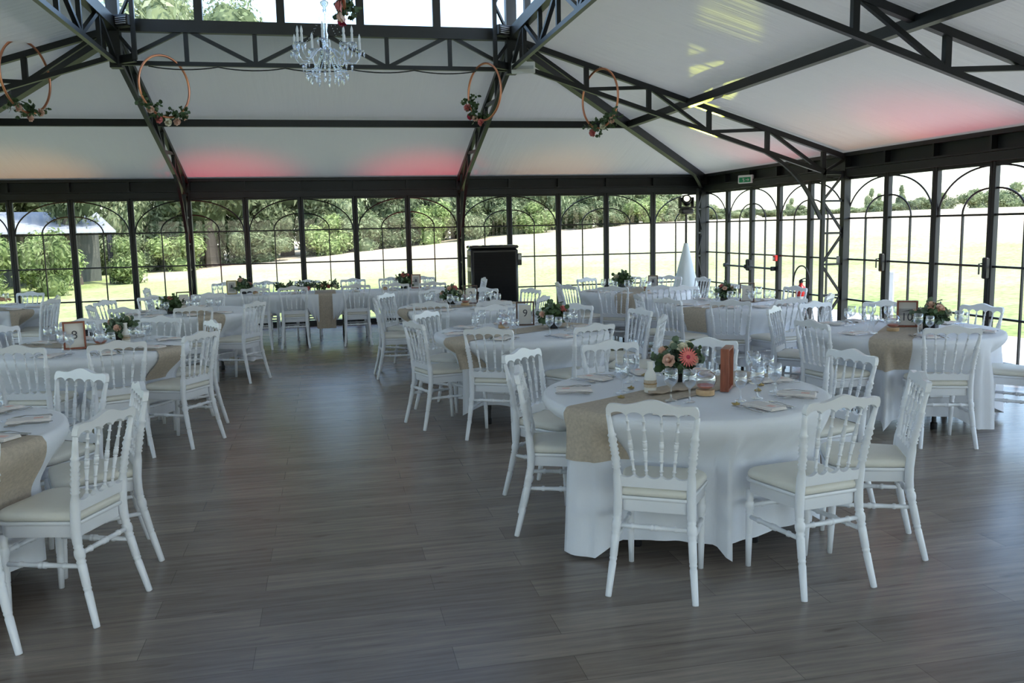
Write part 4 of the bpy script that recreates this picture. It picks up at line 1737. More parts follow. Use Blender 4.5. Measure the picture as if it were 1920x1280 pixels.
arrangement((1.985, 4.76, ZT_), 'low arrangement with a big coral gerbera and cream roses in a dark vase', 3, ['rosecream', 'rosepale', 'rosecream', 'rosepale', 'rosepale', 'rosecream', 'rosepale'], gerb=(.02, -.95, .30), sc=1.12)
arrangement((1.985, 7.665, ZT_), 'leafy green arrangement with a pink rose beside the number nine frame', 4, ['rose', 'rosepale', 'rose'], sc=1.1, fol=(0, 2, 1))
arrangement((4.875, 6.36, ZT_), 'peach rose arrangement in a dark vase right of the number ten frame', 5, ['rosepale', 'rosepale', 'rosecream', 'rosepale', 'rosecream', 'rosepale'], sc=1.15)
arrangement((-1.76, 8.04, ZT_), 'green and peach flowers behind a white bottle on the table numbered eight', 6, ['rosepale', 'rosecream', 'rosepale'], sc=1.1, fol=(0, 3))
arrangement((4.60, 9.64, ZT_), 'brownish pink flowers left of the number five frame', 7, ['rosepale', 'rose', 'rosepale', 'rosepale', 'rosecream'], sc=1.0)
arrangement((-1.80, 10.78, ZT_), 'dark leafy arrangement with a peach rose left of the number six frame', 8, ['rosepale', 'rose'], sc=1.02, fol=(0, 2))
arrangement((1.47, 10.62, ZT_), 'round bunch of small peach flowers on the table before the black cooler', 9, ['rosepale', 'rosepale', 'rose', 'rosecream', 'rosepale'], sc=1.1)
arrangement((4.12, 11.95, ZT_), 'spreading dark green arrangement on the table nearest the lamp stand', 10, ['rosecream'], sc=1.2, fol=(1, 2))
arrangement((-1.26, 13.86, ZT_), 'pink rose bunch right of the picture frame, left part of head table', 11, ['rose', 'rosepale', 'rose', 'rosepale'], sc=1.15)
arrangement((1.17, 13.86, ZT_), 'pink rose bunch left of the picture frame, right part of head table', 12, ['rosepale', 'rose', 'rose', 'rosepale'], sc=1.15)
# garland lying along the middle of the head table
t = empty('flower_garland', (-.30, 13.74, ZT_))
tag(t, 'low garland of dark leaves and pale pink roses along the head table', 'flowers')
for k in range(6):
    child('foliage', FOL[k % 4], t, (-.42 + .16 * k, rnd.uniform(-.04, .04), .07), (0, 0, rnd.uniform(0, 6)), .8)
for k in range(9):
    child('rose', ROSE[('rosepale', 'rose', 'rosecream')[k % 3]], t, (-.40 + .1 * k, rnd.uniform(-.06, .04), rnd.uniform(.05, .10)), (rnd.uniform(.2, 1.1), 0, rnd.uniform(-1, 1)), 1.1)


# ------------------------------------------------------------------ number frames
def text(s, size, parent, loc, rot, m, name='number'):
    cu = bpy.data.curves.new(name, 'FONT')
    cu.body = s
    cu.size = size
    cu.align_x = 'CENTER'
    cu.align_y = 'CENTER'
    cu.extrude = .0003
    cu.materials.append(m)
    o = bpy.data.objects.new(name, cu)
    C.objects.link(o)
    bpy.context.view_layer.update()
    me = bpy.data.meshes.new_from_object(o.evaluated_get(bpy.context.evaluated_depsgraph_get()))
    bpy.data.objects.remove(o)
    o = bpy.data.objects.new(name, me)
    if not me.materials:
        me.materials.append(m)
    C.objects.link(o)
    o.parent = parent
    o.location = loc
    o.rotation_euler = rot
    return o


def frame(loc, rz, num, label, wood='redwood', w=.165, h=.225, d=.045, style='number'):
    t = empty('number_frame' if style == 'number' else 'picture_frame', loc, rz)
    tag(t, label, 'frame', 'frames standing on the tables')
    m = MB()
    b = .013
    for x in (-1, 1):
        m.box((x * (w - b) / 2, 0, h / 2), (b, d, h), bev=.0015)
    for z in (b / 2, h - b / 2):
        m.box((0, 0, z), (w - 2 * b, d, b), bev=.0015)
    m.build('moulding', M[wood], t)
    inset = wood == 'darkwood' and style == 'number'
    if inset:
        MB().box((0, d * .2, h / 2), (w - 2 * b, .003, h - 2 * b)).build('glass', M['glass'], t)
    MB().box((0, d * .12, h * (.46 if inset else .5)), ((w - 2 * b) * (.8 if inset else 1), .003, (h - 2 * b) * (.88 if inset else 1))).build('card', M['card'], t)
    y = d * .12 - .0035
    R = (PI / 2, 0, 0)
    if style == 'number':
        if num:
            text(num, .095, t, (0, y, h * (.5 if num != '10' else .36)), R, M['ink' if num != '5' else 'greyprint'])
        if num == '10':
            MB().box((0, y + .001, h * .56), (w * .78, .001, h * .26)).build('grey_band', M['greyprint'], t)
            b_ = MB()
            b_.add([(-.05, y - .001, h * .58), (.0, y - .001, h * .62), (.05, y - .001, h * .68), (.01, y - .001, h * .59)], [(0, 1, 2, 3)])
            b_.build('print_stroke', M['ink'], t)
    else:
        MB().box((0, y, h * .5), (w * .52, .001, h * .6)).build('picture', M['greyprint'], t)
        MB().lathe([(.001, 0), (.018, .0), (.012, .035), (.004, .05)], 10, (0, y - .002, h * .45), 1, .05).build('print_figure', M['ink'], t)
    return t


frame((2.13, 4.43, ZT_), rad(56), '', 'deep reddish wooden frame seen from its side beside the gerbera', w=.18, h=.235, d=.045)
frame((1.79, 7.97, ZT_), rad(-8), '9', 'thin dark frame with the number nine standing behind leaves', 'darkwood', w=.17, h=.225, d=.03)
frame((4.84, 6.62, ZT_), rad(-30), '10', 'red-brown frame with the number ten by the right-hand windows')
frame((-2.045, 7.68, ZT_), rad(12), '8', 'reddish frame with the number eight on the left-hand table')
frame((4.75, 9.38, ZT_), rad(-24), '5', 'dark frame with a grey number five on a white card', 'darkwood')
frame((-1.72, 11.17, ZT_), rad(10), '6', 'dark frame with the number six beside the dark leafy arrangement', 'darkwood', d=.03)
frame((1.70, 10.58, ZT_), rad(-9), '2', 'thin dark frame with the number two in front of the black cooler', 'darkwood', d=.03)
frame((4.60, 12.0, ZT_), rad(-20), '', 'grey printed frame on the table nearest the lamp stand', 'darkwood', w=.14, h=.19, d=.03, style='picture')
frame((-1.43, 13.83, ZT_), rad(4), '', 'thin gilt picture frame on the left part of the head table', 'gold', w=.15, h=.21, d=.025, style='picture')
frame((1.35, 13.80, ZT_), rad(-6), '', 'dark red picture frame on the right part of the head table', 'redwood', w=.15, h=.22, d=.03, style='picture')


# glass globes on wooden bases
def globe(x, y, label):
    t = empty('glass_globe', (x, y, ZT_ - .001))
    tag(t, label, 'ornament', 'glass globes on wooden bases')
    MB().lathe([(.001, 0), (.048, 0), (.050, .003), (.050, .026), (.047, .029), (.001, .029)], 24).build('wooden_base', M['blondwood'], t)
    pr_ = [(.001, .030)] + [(.058 * math.sin(a), .082 - .056 * math.cos(a)) for a in [.35 + 2.3 * i / 14 for i in range(15)]]
    pr_ += [(r - .0022, z) for r, z in pr_[::-1][:-1]]
    MB().lathe(pr_, 24).build('globe', M['glass'], t, sharp=180)
    MB().lathe([(.001, .033), (.03, .036), (.044, .046), (.046, .054), (.001, .056)], 20).build('pink_sand', M['pinksand'], t, sharp=60)


globe(1.955, 4.325, 'glass globe with pink sand left of the deep reddish frame')
globe(1.56, 7.86, 'glass globe with pink sand left of the number nine frame')
globe(4.565, 6.42, 'glass globe with pink sand left of the number ten frame')
globe(1.60, 10.40, 'small glass globe on a wooden base before the black cooler')
globe(-1.86, 7.72, 'glass globe on the table numbered eight, right of its frame')
globe(-1.08, 13.74, 'glass globe with pink sand on the left part of head table')
globe(.86, 13.74, 'glass globe with pink sand on the right part of head table')
globe(4.36, 11.62, 'glass globe with pink sand on the table nearest the lamp stand')


def bottle(x, y, label):
    t = empty('white_bottle', (x, y, ZT_ + .001))
    tag(t, label, 'bottle', 'white bottles with burlap bands')
    MB().lathe([(.001, 0), (.031, 0), (.033, .003), (.033, .085), (.030, .100), (.018, .122), (.015, .128), (.015, .160), (.018, .161), (.018, .172), (.001, .173)], 22).build('body', M['whitepl'], t)
    MB().lathe([(.0335, .028), (.0345, .029), (.0345, .068), (.0335, .069)], 22).build('burlap_band', M['burlap'], t)
    MB().lathe([(.0345, .044), (.0362, .045), (.0362, .051), (.0345, .052)], 22).build('twine', M['twine'], t)


bottle(1.700, 4.475, 'white bottle with a burlap band left of the coral gerbera')
bottle(-1.71, 7.95, 'white bottle in front of the flowers on the table numbered eight')
# gauze ribbon trailing over the runner of the front table
m = MB()
vs = []
for i in range(25):
    u = i / 24
    for q in range(5):
        v = q / 4 - .5
        vs.append((1.66 + .33 * u + v * .03, 4.40 + .10 * u + v * .09 * (1 - .4 * u), ZT_ + .004 + .012 * abs(math.sin(7 * u + 4 * v)) * (1 - .5 * u)))
m.add(vs, [(i * 5 + q, i * 5 + q + 1, i * 5 + q + 6, i * 5 + q + 5) for i in range(24) for q in range(4)])
tag(m.build('gauze_ribbon', M['tulle'], sharp=180), 'crumpled pale gauze ribbon beside the white bottle on the front table', 'ribbon')

# ------------------------------------------------------------------ hoops with flowers
def hoop(c, rz, R, label, fl, a0, a1, hang_z, seed):
    """copper ring hanging in the air; flowers along the arc a0..a1 (degrees, 270 = bottom)"""
    q = random.Random(seed)
    t = empty('hanging_flower_hoop', c, rz)
    tag(t, label, 'hoop', 'copper hoops with flowers')
    MB().tube([(R * math.cos(2 * PI * k / 64), 0, R * math.sin(2 * PI * k / 64)) for k in range(64)], .0135, 10, closed=True).build('ring', M['copper'], t, sharp=180)
    MB().tube([(0, 0, R), (0, 0, hang_z - c[2])], .0015, 5).build('thread', M['whitepl'], t)
    m = MB()
    n = 16
    for k in range(n):
        a = rad(a0 + (a1 - a0) * (k + q.uniform(-.4, .4)) / n)
        base = Vector((R * math.cos(a), 0, R * math.sin(a)))
        f = foliage_mesh(q.randint(0, 9999), 2, .13, .12, .05, base, .06)
        m.add(f.v, f.f)
    m.build('foliage', M['leaf'], t, sharp=180)
    for i, c_ in enumerate(fl):
        a = rad(a0 + (a1 - a0) * (i + .5) / len(fl))
        d = Vector((q.uniform(-.4, .4), -1, q.uniform(-.7, .3))).normalized()
        p = Vector((R * math.cos(a), -.025, R * math.sin(a) - q.uniform(.0, .07)))
        child('rose', ROSE[c_], t, p, d.to_track_quat('Z', 'Y').to_euler(), q.uniform(1.2, 1.6))
    return t


hoop((-3.22, 11.05, 3.475), rad(68), .395, 'copper flower hoop hanging furthest left, before the sloping left rafter', ['rosepale', 'rosepale', 'rosepale'], 225, 305, 3.92, 1)
hoop((-1.765, 11.15, 3.405), rad(48), .350, 'copper flower hoop hanging left of the chandelier below the lantern truss', ['rosepale', 'rose', 'rosecream', 'rosepale', 'rosepale'], 215, 320, 3.78, 2)
hoop((2.03, 11.15, 3.385), rad(-64), .345, 'copper flower hoop with a deep red rose right of the chandelier', ['rose', 'rosered', 'rosepale', 'rose'], 185, 275, 3.74, 3)
hoop((3.53, 11.1, 3.31), rad(-70), .37, 'copper flower hoop hanging furthest right under the right rafter', ['rose', 'rosecream', 'rosepale'], 235, 335, 3.72, 4)
h5 = hoop((.245, 7.7, 3.85), rad(-95), .36, 'copper flower hoop seen edge-on in front of the chandelier', ['rosered', 'rose', 'rosered', 'rosepale', 'rose', 'rosered'], 225, 325, ZT, 5)

# ------------------------------------------------------------------ chandelier
ch = empty('crystal_chandelier', (.085, 8.95, 3.40))
tag(ch, 'clear crystal chandelier with white candles hanging below the lantern', 'chandelier')
MB().lathe([(.001, -.08), (.02, -.075), (.045, -.055), (.05, -.04), (.03, -.02), (.05, 0), (.055, .02), (.03, .04), (.018, .06), (.03, .09), (.018, .12), (.025, .17), (.014, .2), (.024, .26), (.014, .3), (.022, .36), (.012, .42), (.035, .45), (.04, .47), (.012, .49), (.006, .52)], 14).build('stem', M['crystal'], ch, sharp=60)
MB().tube([(0, 0, .5), (0, 0, ZT - 3.40)], .004, 6).build('chain', M['greypl'], ch)
DROP = mesh_of(MB().lathe([(.0005, 0), (.008, -.008), (.0085, -.014), (.005, -.03), (.0005, -.045)], 6), 'crystal_drop', M['crystal'], 20)


def beads(pts, r=.006):
    m = MB()
    for p in pts:
        m.ball(p, r, 6, 4)
    return m


ARM = []
for k in range(10):
    a = 2 * PI * k / 10 + .2
    d = (math.cos(a), math.sin(a))
    R = .33 if k % 2 == 0 else .27
    zt = .02 if k % 2 == 0 else .06
    P = lambda r, z: (d[0] * r, d[1] * r, z)
    arm = MB().tube([P(.03, .0), P(.08, .03), P(.14, -.01), P(R * .62, -.085), P(R * .85, -.09), P(R * .98, -.04), P(R, zt)], [.008, .008, .007, .007, .007, .006, .006], 8).build('arm', M['crystal'], ch, sharp=180)
    MB().lathe([(.004, 0), (.02, .002), (.042, .012), (.045, .018), (.02, .010), (.008, .012)], 12, P(R, zt)).build('drip_pan', M['crystal'], arm, sharp=60)
    MB().lathe([(.001, .01), (.0115, .01), (.0115, .10), (.001, .10)], 10, P(R, zt)).build('candle', M['candle'], arm)
    MB().lathe([(.008, .10), (.013, .125), (.010, .15), (.003, .172), (.0005, .178)], 10, P(R, zt)).build('bulb', M['candle'], arm, sharp=180)
    for q in range(4):
        b = a + PI / 2 * q
        child('crystal_drop', DROP, arm, (d[0] * R + .042 * math.cos(b), d[1] * R + .042 * math.sin(b), zt + .008), (0, 0, b), 1.3)
    child('crystal_drop', DROP, arm, P(R * .75, -.10), (0, 0, 0), 1.6)
    # swag of beads from the stem down to the tip of the lower tier
    pts = []
    for i in range(13):
        t = i / 12
        pts.append(P(.04 + (.20 - .04) * t, -.01 - .17 * t - .05 * math.sin(PI * t)))
    st = beads(pts, .0065).build('crystal_strand', M['crystal'], ch)
    pts = [P(.05 + .11 * t, -.03 - .20 * t) for t in [i / 9 for i in range(10)]]
    st2 = beads(pts, .0055).build('crystal_strand', M['crystal'], ch)
    child('crystal_drop', DROP, st, P(.20, -.185), (0, 0, a), 1.7)
    child('crystal_drop', DROP, st2, P(.16, -.235), (0, 0, a), 1.5)
    pts = [P(.02 + (R - .02) * t, .40 - (.40 - zt) * t - .06 * math.sin(PI * t)) for t in [i / 16 for i in range(17)]]
    if k % 2 == 0:
        beads(pts, .004).build('crystal_strand', M['crystal'], ch)
for k in range(14):
    a = 2 * PI * k / 14
    st = beads([(.115 * math.cos(a), .115 * math.sin(a), -.10 - .018 * i) for i in range(5)], .006).build('crystal_strand', M['crystal'], ch)
    child('crystal_drop', DROP, st, (.115 * math.cos(a), .115 * math.sin(a), -.185 - .02 * (k % 3)), (0, 0, a), 1.4)

# ------------------------------------------------------------------ black evaporative cooler
co = empty('air_cooler', (2.75, 14.72, 0), rad(-2))
tag(co, 'tall black portable air cooler standing before the back windows', 'air cooler')
MB().box((0, 0, .74), (.80, .56, 1.22), bev=.035).build('body', M['black'], co)
m = MB()
m.box((0, -.283, .80), (.70, .012, .98), bev=.004)
for k in range(38):
    m.box((0, -.292, .34 + .0245 * k), (.68, .012, .007))
m.build('front_grille', M['blackmatt'], co)
m = MB()
m.box((0, 0, 1.372), (.82, .58, .05), bev=.02)
m.build('lid', M['blackgloss'], co)
for k in range(5):
    MB().box((-.30 + .15 * k, -.10, 1.400), (.085 if k % 2 == 0 else .05, .20, .012), bev=.004).build('lid_vent', M['greypl'], co)
m = MB()
for k in range(3):
    m.box((-.404, .0, .60 + .27 * k), (.012, .34, .20), bev=.004)
m.build('side_pad', M['grill'], co)
cb = MB().box((.43, -.22, 1.16), (.07, .05, .20), bev=.008).build('control_box', M['black'], co)
MB().box((.43, -.249, 1.20), (.055, .006, .09), bev=.002).build('keypad', M['greypl'], cb)
for x in (-1, 1):
    for y in (-1, 1):
        m = MB()
        m.tube([(x * .34 - .02, y * .2, .06), (x * .34 + .02, y * .2, .06)], .06, 16)
        m.box((x * .34, y * .2, .11), (.05, .06, .08))
        m.build('caster', M['black'], co)
MB().box((.10, -.288, .235), (.14, .004, .022)).build('badge', M['greypl'], co)

# ------------------------------------------------------------------ moving head on its draped stand
ls = empty('lighting_stand', (6.17, 14.5, 0))
tag(ls, 'tripod stand under a white stretch cover in the far right corner', 'stand')
MB().tube([(0, 0, .3), (0, 0, 1.86)], .02, 10).build('pole', M['black'], ls)
for k in range(3):
    a = 2 * PI * k / 3 + .4
    MB().tube([(.02 * math.cos(a), .02 * math.sin(a), .75), (.36 * math.cos(a), .36 * math.sin(a), .015)], .012, 8).build('leg', M['black'], ls)
m = MB()
vs = []
for i in range(25):
    z = 1.36 - 1.35 * i / 24
    for k in range(48):
        a = 2 * PI * k / 48
        r = .035 + .34 * (i / 24) ** 1.05 * (1 + .045 * math.cos(9 * a + 1) * (i / 24))
        vs.append((r * math.cos(a), r * math.sin(a), z))
m.add(vs, [(i * 48 + k, i * 48 + (k + 1) % 48, (i + 1) * 48 + (k + 1) % 48, (i + 1) * 48 + k)[::-1] for i in range(24) for k in range(48)])
m.build('stretch_cover', M['scrim'], ls, sharp=180)
mh = empty('mounted_moving_head_light', (6.17, 14.5, 1.86))
tag(mh, 'black moving-head spotlight with a glowing lens on the covered stand', 'spotlight')
b_ = MB()
b_.box((0, 0, .05), (.22, .18, .09), bev=.02)
b_.build('base', M['black'], mh)
m = MB()
m.box((0, 0, .115), (.26, .10, .035), bev=.01)
for s in (-1, 1):
    m.box((s * .115, 0, .20), (.03, .10, .19), bev=.01)
m.build('yoke', M['black'], mh)
hd = MB()
aim = Vector((-1.42, -4.2, 1.28)).normalized()
u = aim.orthogonal().normalized()
v = aim.cross(u)
q = aim.to_track_quat('Z', 'Y').to_matrix().to_4x4()
hd.lathe([(.001, -.12), (.06, -.12), (.085, -.08), (.09, 0), (.085, .08), (.075, .11), (.06, .115), (.001, .112)], 20)
hd.xf(Matrix.Translation((0, 0, .235)) @ q)
h_ = hd.build('head', M['black'], mh)
le = MB().lathe([(.001, .118), (.04, .117), (.052, .113), (.052, .111)], 20)
le.xf(Matrix.Translation((0, 0, .235)) @ q)
le.build('lens', M['lensglow'], h_)

# ------------------------------------------------------------------ wall fittings
def exit_box(loc, rz, label):
    t = empty('exit_sign', loc, rz)
    tag(t, label, 'sign', 'emergency light boxes')
    MB().box((0, 0, 0), (.30, .06, .14), bev=.01).build('housing', M['whitepl'], t)
    return t


t = exit_box((XR - .15, 14.15, 2.435), rad(-64), 'white and green emergency exit box above the exit door')
MB().box((0, -.032, -.01), (.24, .003, .085)).build('green_panel', M['green'], t)
m = MB()
# running figure and arrow
y = -.0345
m.tube([(-.035, y, .018), (-.036, y, .0185)], .009, 10)
for a, b in (((-.03, .01), (-.018, -.02)), ((-.018, -.02), (-.002, -.03)), ((-.018, -.02), (-.03, -.045)), ((-.028, .004), (-.008, .006)), ((-.028, .004), (-.045, -.008)), ((.02, -.012), (.085, -.012)), ((.085, -.012), (.062, .008)), ((.085, -.012), (.062, -.032))):
    m.beam((a[0], y, a[1]), (b[0], y, b[1]), .003, .008)
m.build('pictogram', M['whitepl'], t)
t = exit_box((2.54, 11.16, 3.69), rad(-14), 'grey-white emergency light box under the right lantern post')
MB().box((0, -.032, 0), (.26, .003, .04)).build('tube_cover', M['greypl'], t)
t = tag(MB().box((2.46, 11.21, 3.83), (.075, .06, .15), bev=.008).build('junction_box', M['whitepl']), 'small pale junction box on the right lantern post', 'box')
t = empty('mounted_fire_call_point', (XR - .065, YJ(3) - .0, 1.105), -PI / 2)
tag(t, 'red fire alarm call point on the door post of the right wall', 'fire alarm')
MB().box((0, -.0, 0), (.085, .05, .095), bev=.006).build('housing', M['red'], t)
MB().box((0, -.027, -.008), (.05, .003, .045)).build('break_glass', M['whitepl'], t)
t = empty('mounted_switch_box', (XR - .08, YC + .06, 1.13), -PI / 2)
tag(t, 'grey switch box on the lattice column of the right wall', 'switch')
MB().box((0, 0, 0), (.08, .06, .12), bev=.008).build('housing', M['greypl'], t)
MB().box((0, -.033, .0), (.045, .008, .06), bev=.003).build('rocker', M['whitepl'], t)
t = empty('mounted_loudspeaker_bar', (XR - .36, YC + .05, 1.62), -PI / 2)
tag(t, 'slim pale box strapped to the inner chord of the right column', 'box')
MB().box((0, -.0, 0), (.05, .05, .25), bev=.01).build('housing', M['whitepl'], t)

ex = empty('mounted_fire_extinguisher', (7.0, YJ(4) - .22, .30))
tag(ex, 'red fire extinguisher with a black hose beside the lattice column', 'fire extinguisher')
MB().lathe([(.001, 0), (.07, 0), (.078, .012), (.078, .36), (.066, .41), (.03, .44), (.026, .47), (.001, .47)], 20).build('cylinder', M['red'], ex)
m = MB()
m.box((0, 0, .49), (.05, .05, .05), bev=.008)
m.beam((0, 0, .52), (.0, -.13, .55), .022, .012)
m.beam((0, 0, .50), (.0, -.12, .50), .018, .010)
m.build('valve', M['black'], ex)
m = MB()
pth = []
for i in range(22):
    a = PI * 1.15 * i / 21
    h_x = .06 - .115 * math.cos(a) - .055
    pth.append((.75 * h_x, -.66 * h_x, .49 + .24 * math.sin(min(a, PI)) - (.10 * (a - PI) / .47 if a > PI else 0)))
m.tube(pth, .011, 8)
m.build('hose', M['cable'], ex)
MB().lathe([(.0785, .14), (.0795, .141), (.0795, .27), (.0785, .271)], 20).build('label_band', M['whitepl'], ex)
MB().box((0, 0, -.15), (.18, .18, .30), bev=.01).build('stand', M['black'], ex)
# power pedestal out on the grass
t = empty('power_pedestal', (8.75, 12.4, -.02), rad(-40))
tag(t, 'grey service pedestal standing outside the right wall', 'pedestal')
MB().box((0, 0, .45), (.10, .10, .90), bev=.01).build('post', M['greypl'], t)
MB().box((.07, -.01, .80), (.08, .07, .12), bev=.01).build('socket_box', M['whitepl'], t)
# cable drooping along the lantern truss
pth = []
for i in range(41):
    x = -1.95 + 3.9 * i / 40
    pth.append((x, YC - .035, 3.655 - .035 * abs(math.sin(i * PI / 8)) ** .8))
tag(MB().tube(pth, .008, 6).build('hanging_cable', M['cable'], sharp=180), 'black cable looped below the lower chord of the lantern truss', 'cable')
pth = [(XR - .10, YB - .4 - 4.2 * i / 24, 2.30 + .015 * math.sin(i * .9)) for i in range(25)]
tag(MB().tube(pth, .007, 6).build('hanging_cable', M['cable'], sharp=180), 'thin cable running along the head of the right wall', 'cable')


# ------------------------------------------------------------------ uplights (their colours wash the lining)
def spot(name, loc, target, col, power, size, blend, radius=.04):
    d = bpy.data.lights.new(name, 'SPOT')
    d.color = col
    d.energy = power
    d.spot_size = rad(size)
    d.spot_blend = blend
    d.shadow_soft_size = radius
    o = bpy.data.objects.new(name, d)
    C.objects.link(o)
    o.location = loc
    o.rotation_euler = (Vector(target) - Vector(loc)).to_track_quat('-Z', 'Y').to_euler()
    return o


def uplight(x, y, tgt, col, power, glow, label, size=62):
    t = empty('uplight', (x, y, 0))
    tag(t, label, 'uplight', 'floor uplights along the walls')
    d = (Vector(tgt) - Vector((x, y, .16))).normalized()
    q = d.to_track_quat('Z', 'Y').to_matrix().to_4x4()
    b = MB().lathe([(.001, -.10), (.06, -.10), (.07, -.07), (.072, .07), (.066, .072), (.06, .03), (.001, .03)], 18)
    b.xf(Matrix.Translation((0, 0, .16)) @ q)
    b.build('can', M['black'], t)
    l = MB().lathe([(.001, .034), (.058, .033)], 18)
    l.xf(Matrix.Translation((0, 0, .16)) @ q)
    l.build('led_face', M[glow], t)
    m = MB()
    for s in (-1, 1):
        m.box((s * .085, 0, .09), (.012, .04, .17))
    m.box((0, 0, .008), (.19, .16, .016), bev=.004)
    m.build('yoke', M['black'], t)
    p = Vector((x, y, .16)) + d * .085
    spot('uplight_beam', p, tgt, col, power, size, .9)


RED, ORG = (1, .02, .06), (1, .42, .05)
PU = 60
uplight(-1.95, 15.75, (-1.60, 16.05, 2.6), RED, PU, 'ledred', 'red uplight at the foot of the left back column')
uplight(2.02, 15.75, (1.75, 16.05, 2.6), RED, PU, 'ledred', 'red uplight at the foot of the back column by the cooler')
uplight(-4.6, 15.75, (-4.7, 15.95, 2.6), ORG, PU * .6, 'ledorange', 'orange uplight below the left end of the back windows')
uplight(4.3, 15.75, (4.2, 15.95, 2.6), ORG, PU * .45, 'ledorange', 'orange uplight below the right end of the back windows')
uplight(6.95, 12.6, (7.05, 12.9, 2.6), RED, PU * .6, 'ledred', 'red uplight behind the table numbered 5')
uplight(6.95, 10.75, (7.05, 10.5, 2.6), ORG, PU * .5, 'ledorange', 'orange uplight near the lattice column of the right wall')
uplight(6.95, 9.1, (7.02, 8.9, 2.6), RED, PU * .9, 'ledred', 'red uplight behind the table numbered 10')
hp = Vector((6.17, 14.5, 2.095)) + aim * .14
spot('moving_head_beam', hp, hp + aim, (.92, 1, .12), 420, 9, .35, .02)

# ------------------------------------------------------------------ person leaning over the far left table (only the arm shows)
def skinned(name, chains, m, parent=None, sub=2):
    vs, es, rs = [], [], []
    key = {}
    for ch_ in chains:
        prev = None
        for p, r in ch_:
            k = tuple(round(c, 4) for c in p)
            if k not in key:
                key[k] = len(vs)
                vs.append(p)
                rs.append(r)
            i = key[k]
            if prev is not None:
                es.append((prev, i))
            prev = i
    me = bpy.data.meshes.new(name)
    me.from_pydata(vs, es, [])
    o = bpy.data.objects.new(name, me)
    C.objects.link(o)
    sk = o.modifiers.new('skin', 'SKIN')
    lay = me.skin_vertices[0] if me.skin_vertices else None
    for i, r in enumerate(rs):
        lay.data[i].radius = (r, r) if not isinstance(r, tuple) else r
    lay.data[0].use_root = True
    sk.use_smooth_shade = True
    s_ = o.modifiers.new('sub', 'SUBSURF')
    s_.levels = s_.render_levels = sub
    me.materials.append(m)
    if parent:
        o.parent = parent
    return o


hand = Vector((-4.12, 12.50, .892))
wr, el, sho = Vector((-4.225, 12.50, .905)), Vector((-4.49, 12.46, .965)), Vector((-4.83, 12.50, 1.20))
pel, wai, che, nek, hea = Vector((-5.48, 12.62, .93)), Vector((-5.40, 12.60, 1.08)), Vector((-5.06, 12.58, 1.30)), Vector((-4.95, 12.58, 1.43)), Vector((-4.90, 12.58, 1.54))
body = [[(pel, .135), (wai, .125), (che, .145), (nek, .055), (hea, .085), (hea + Vector((.02, 0, .11)), .08)],
        [(che, .145), (sho + Vector((-.03, -.08, .05)), .06), (el, .042), (wr, .032), (hand, (.044, .024))],
        [(che, .145), (Vector((-5.12, 12.80, 1.25)), .06), (Vector((-5.25, 12.86, 1.02)), .042), (Vector((-5.26, 12.84, .82)), .028)],
        [(pel, .135), (Vector((-5.48, 12.52, .86)), .09), (Vector((-5.44, 12.50, .48)), .062), (Vector((-5.52, 12.50, .08)), .042), (Vector((-5.38, 12.49, .04)), .036)],
        [(pel, .135), (Vector((-5.48, 12.74, .86)), .09), (Vector((-5.46, 12.76, .48)), .062), (Vector((-5.54, 12.78, .08)), .042), (Vector((-5.40, 12.79, .04)), .036)]]
pe = skinned('person', body, M['skin'])
tag(pe, 'person leaning in from the left edge, only hand and forearm visible', 'person')
for k, (dy, l, dz) in enumerate(((-.024, .060, -.012), (-.008, .070, -.004), (.009, .066, -.006), (.024, .052, -.012))):
    p0 = hand + Vector((.01, dy, .004))
    p1 = p0 + Vector((l * .5, dy * .1, .008 + dz * .3))
    p2 = p1 + Vector((l * .42, 0, -.016 + dz))
    skinned('finger', [[(p0, .0105), (p1, .010), (p2, .008)]], M['skin'], pe, 1)
p0 = hand + Vector((-.02, -.034, -.004))
skinned('thumb', [[(p0, .011), (p0 + Vector((.03, -.022, -.006)), .0095), (p0 + Vector((.062, -.016, -.012)), .008)]], M['skin'], pe, 1)
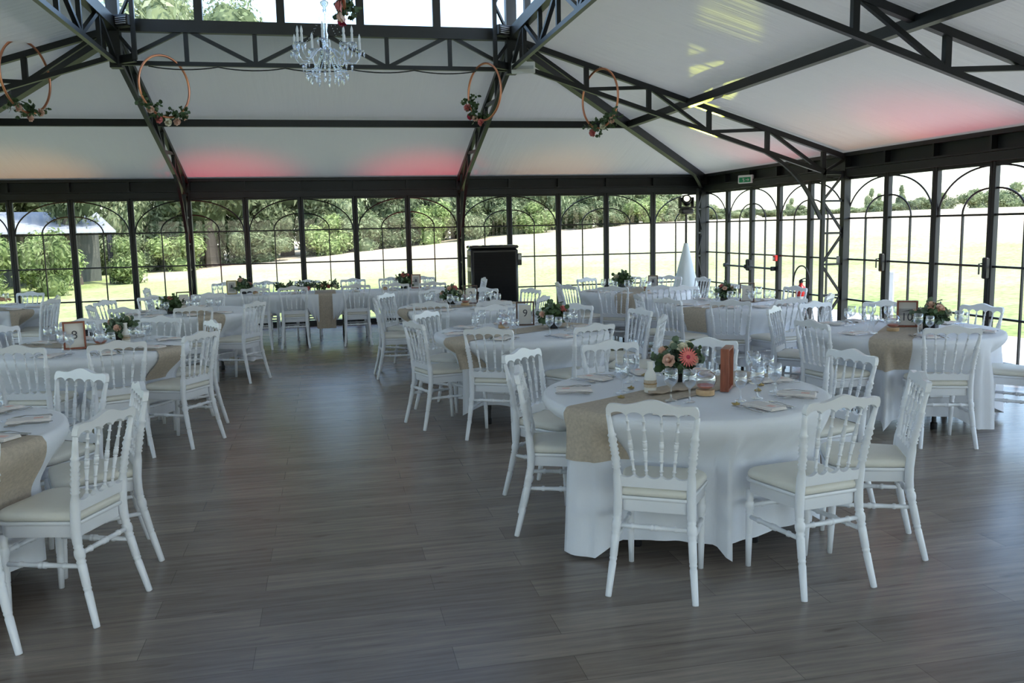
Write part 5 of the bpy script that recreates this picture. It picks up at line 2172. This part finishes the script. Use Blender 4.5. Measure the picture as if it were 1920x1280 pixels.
skinned('shirt', [[(pel + Vector((0, 0, .05)), .145), (wai, .137), (che, .157), (che.lerp(nek, .5), .09)], [(che, .157), (sho + Vector((-.03, -.08, .05)), .072), (sho.lerp(el, .45) + Vector((-.02, -.04, .02)), .062)], [(che, .157), (Vector((-5.12, 12.80, 1.25)), .072), (Vector((-5.18, 12.83, 1.13)), .062)]], M['shirt'], pe)
skinned('trousers', [[(pel + Vector((0, 0, .03)), .146), (Vector((-5.48, 12.52, .84)), .102), (Vector((-5.44, 12.50, .48)), .075), (Vector((-5.52, 12.50, .10)), .058)], [(pel + Vector((0, 0, .03)), .146), (Vector((-5.48, 12.74, .84)), .102), (Vector((-5.46, 12.76, .48)), .075), (Vector((-5.54, 12.78, .10)), .058)]], M['trouser'], pe)
for dy in (12.49, 12.79):
    b = MB().ball((-5.43 if dy < 12.6 else -5.45, dy, .045), .05, 12, 8)
    b.v = [((x + 5.44) * 2.4 - 5.44 + .02, y, max(z, .002)) for x, y, z in b.v]
    b.build('shoe', M['black'], pe, sharp=180)
MB().ball(hea + Vector((-.005, 0, .075)), .112, 14, 9).build('hair', M['hair'], pe, sharp=180)

finish_ranks()

# ------------------------------------------------------------------ daylight
w = bpy.data.worlds.new('sky')
SC.world = w
w.use_nodes = True
N, L = w.node_tree.nodes, w.node_tree.links
sky = N.new('ShaderNodeTexSky')
sky.sky_type = 'NISHITA'
sky.sun_elevation = rad(56)
sky.sun_rotation = rad(140)
sky.sun_disc = False
sky.air_density = 1.0
sky.dust_density = 1.0
sky.ozone_density = 1.0
L.new(sky.outputs[0], N['Background'].inputs[0])
N['Background'].inputs[1].default_value = .44
sd = bpy.data.lights.new('sun', 'SUN')
sd.energy = 3.7
sd.angle = rad(.6)
sd.color = (1, .97, .93)
so = bpy.data.objects.new('sun', sd)
C.objects.link(so)
so.rotation_euler = Vector((-.36, .42, -.83)).to_track_quat('-Z', 'Y').to_euler()

vs_ = SC.view_settings
vs_.view_transform = 'Standard'
vs_.look = 'None'
vs_.gamma = 1
vs_.use_curve_mapping = False
vs_.exposure = .86
SC.cycles.use_denoising = True
SC.cycles.transparent_max_bounces = 24
SC.cycles.max_bounces = 10
SC.cycles.diffuse_bounces = 5
SC.cycles.sample_clamp_indirect = 6
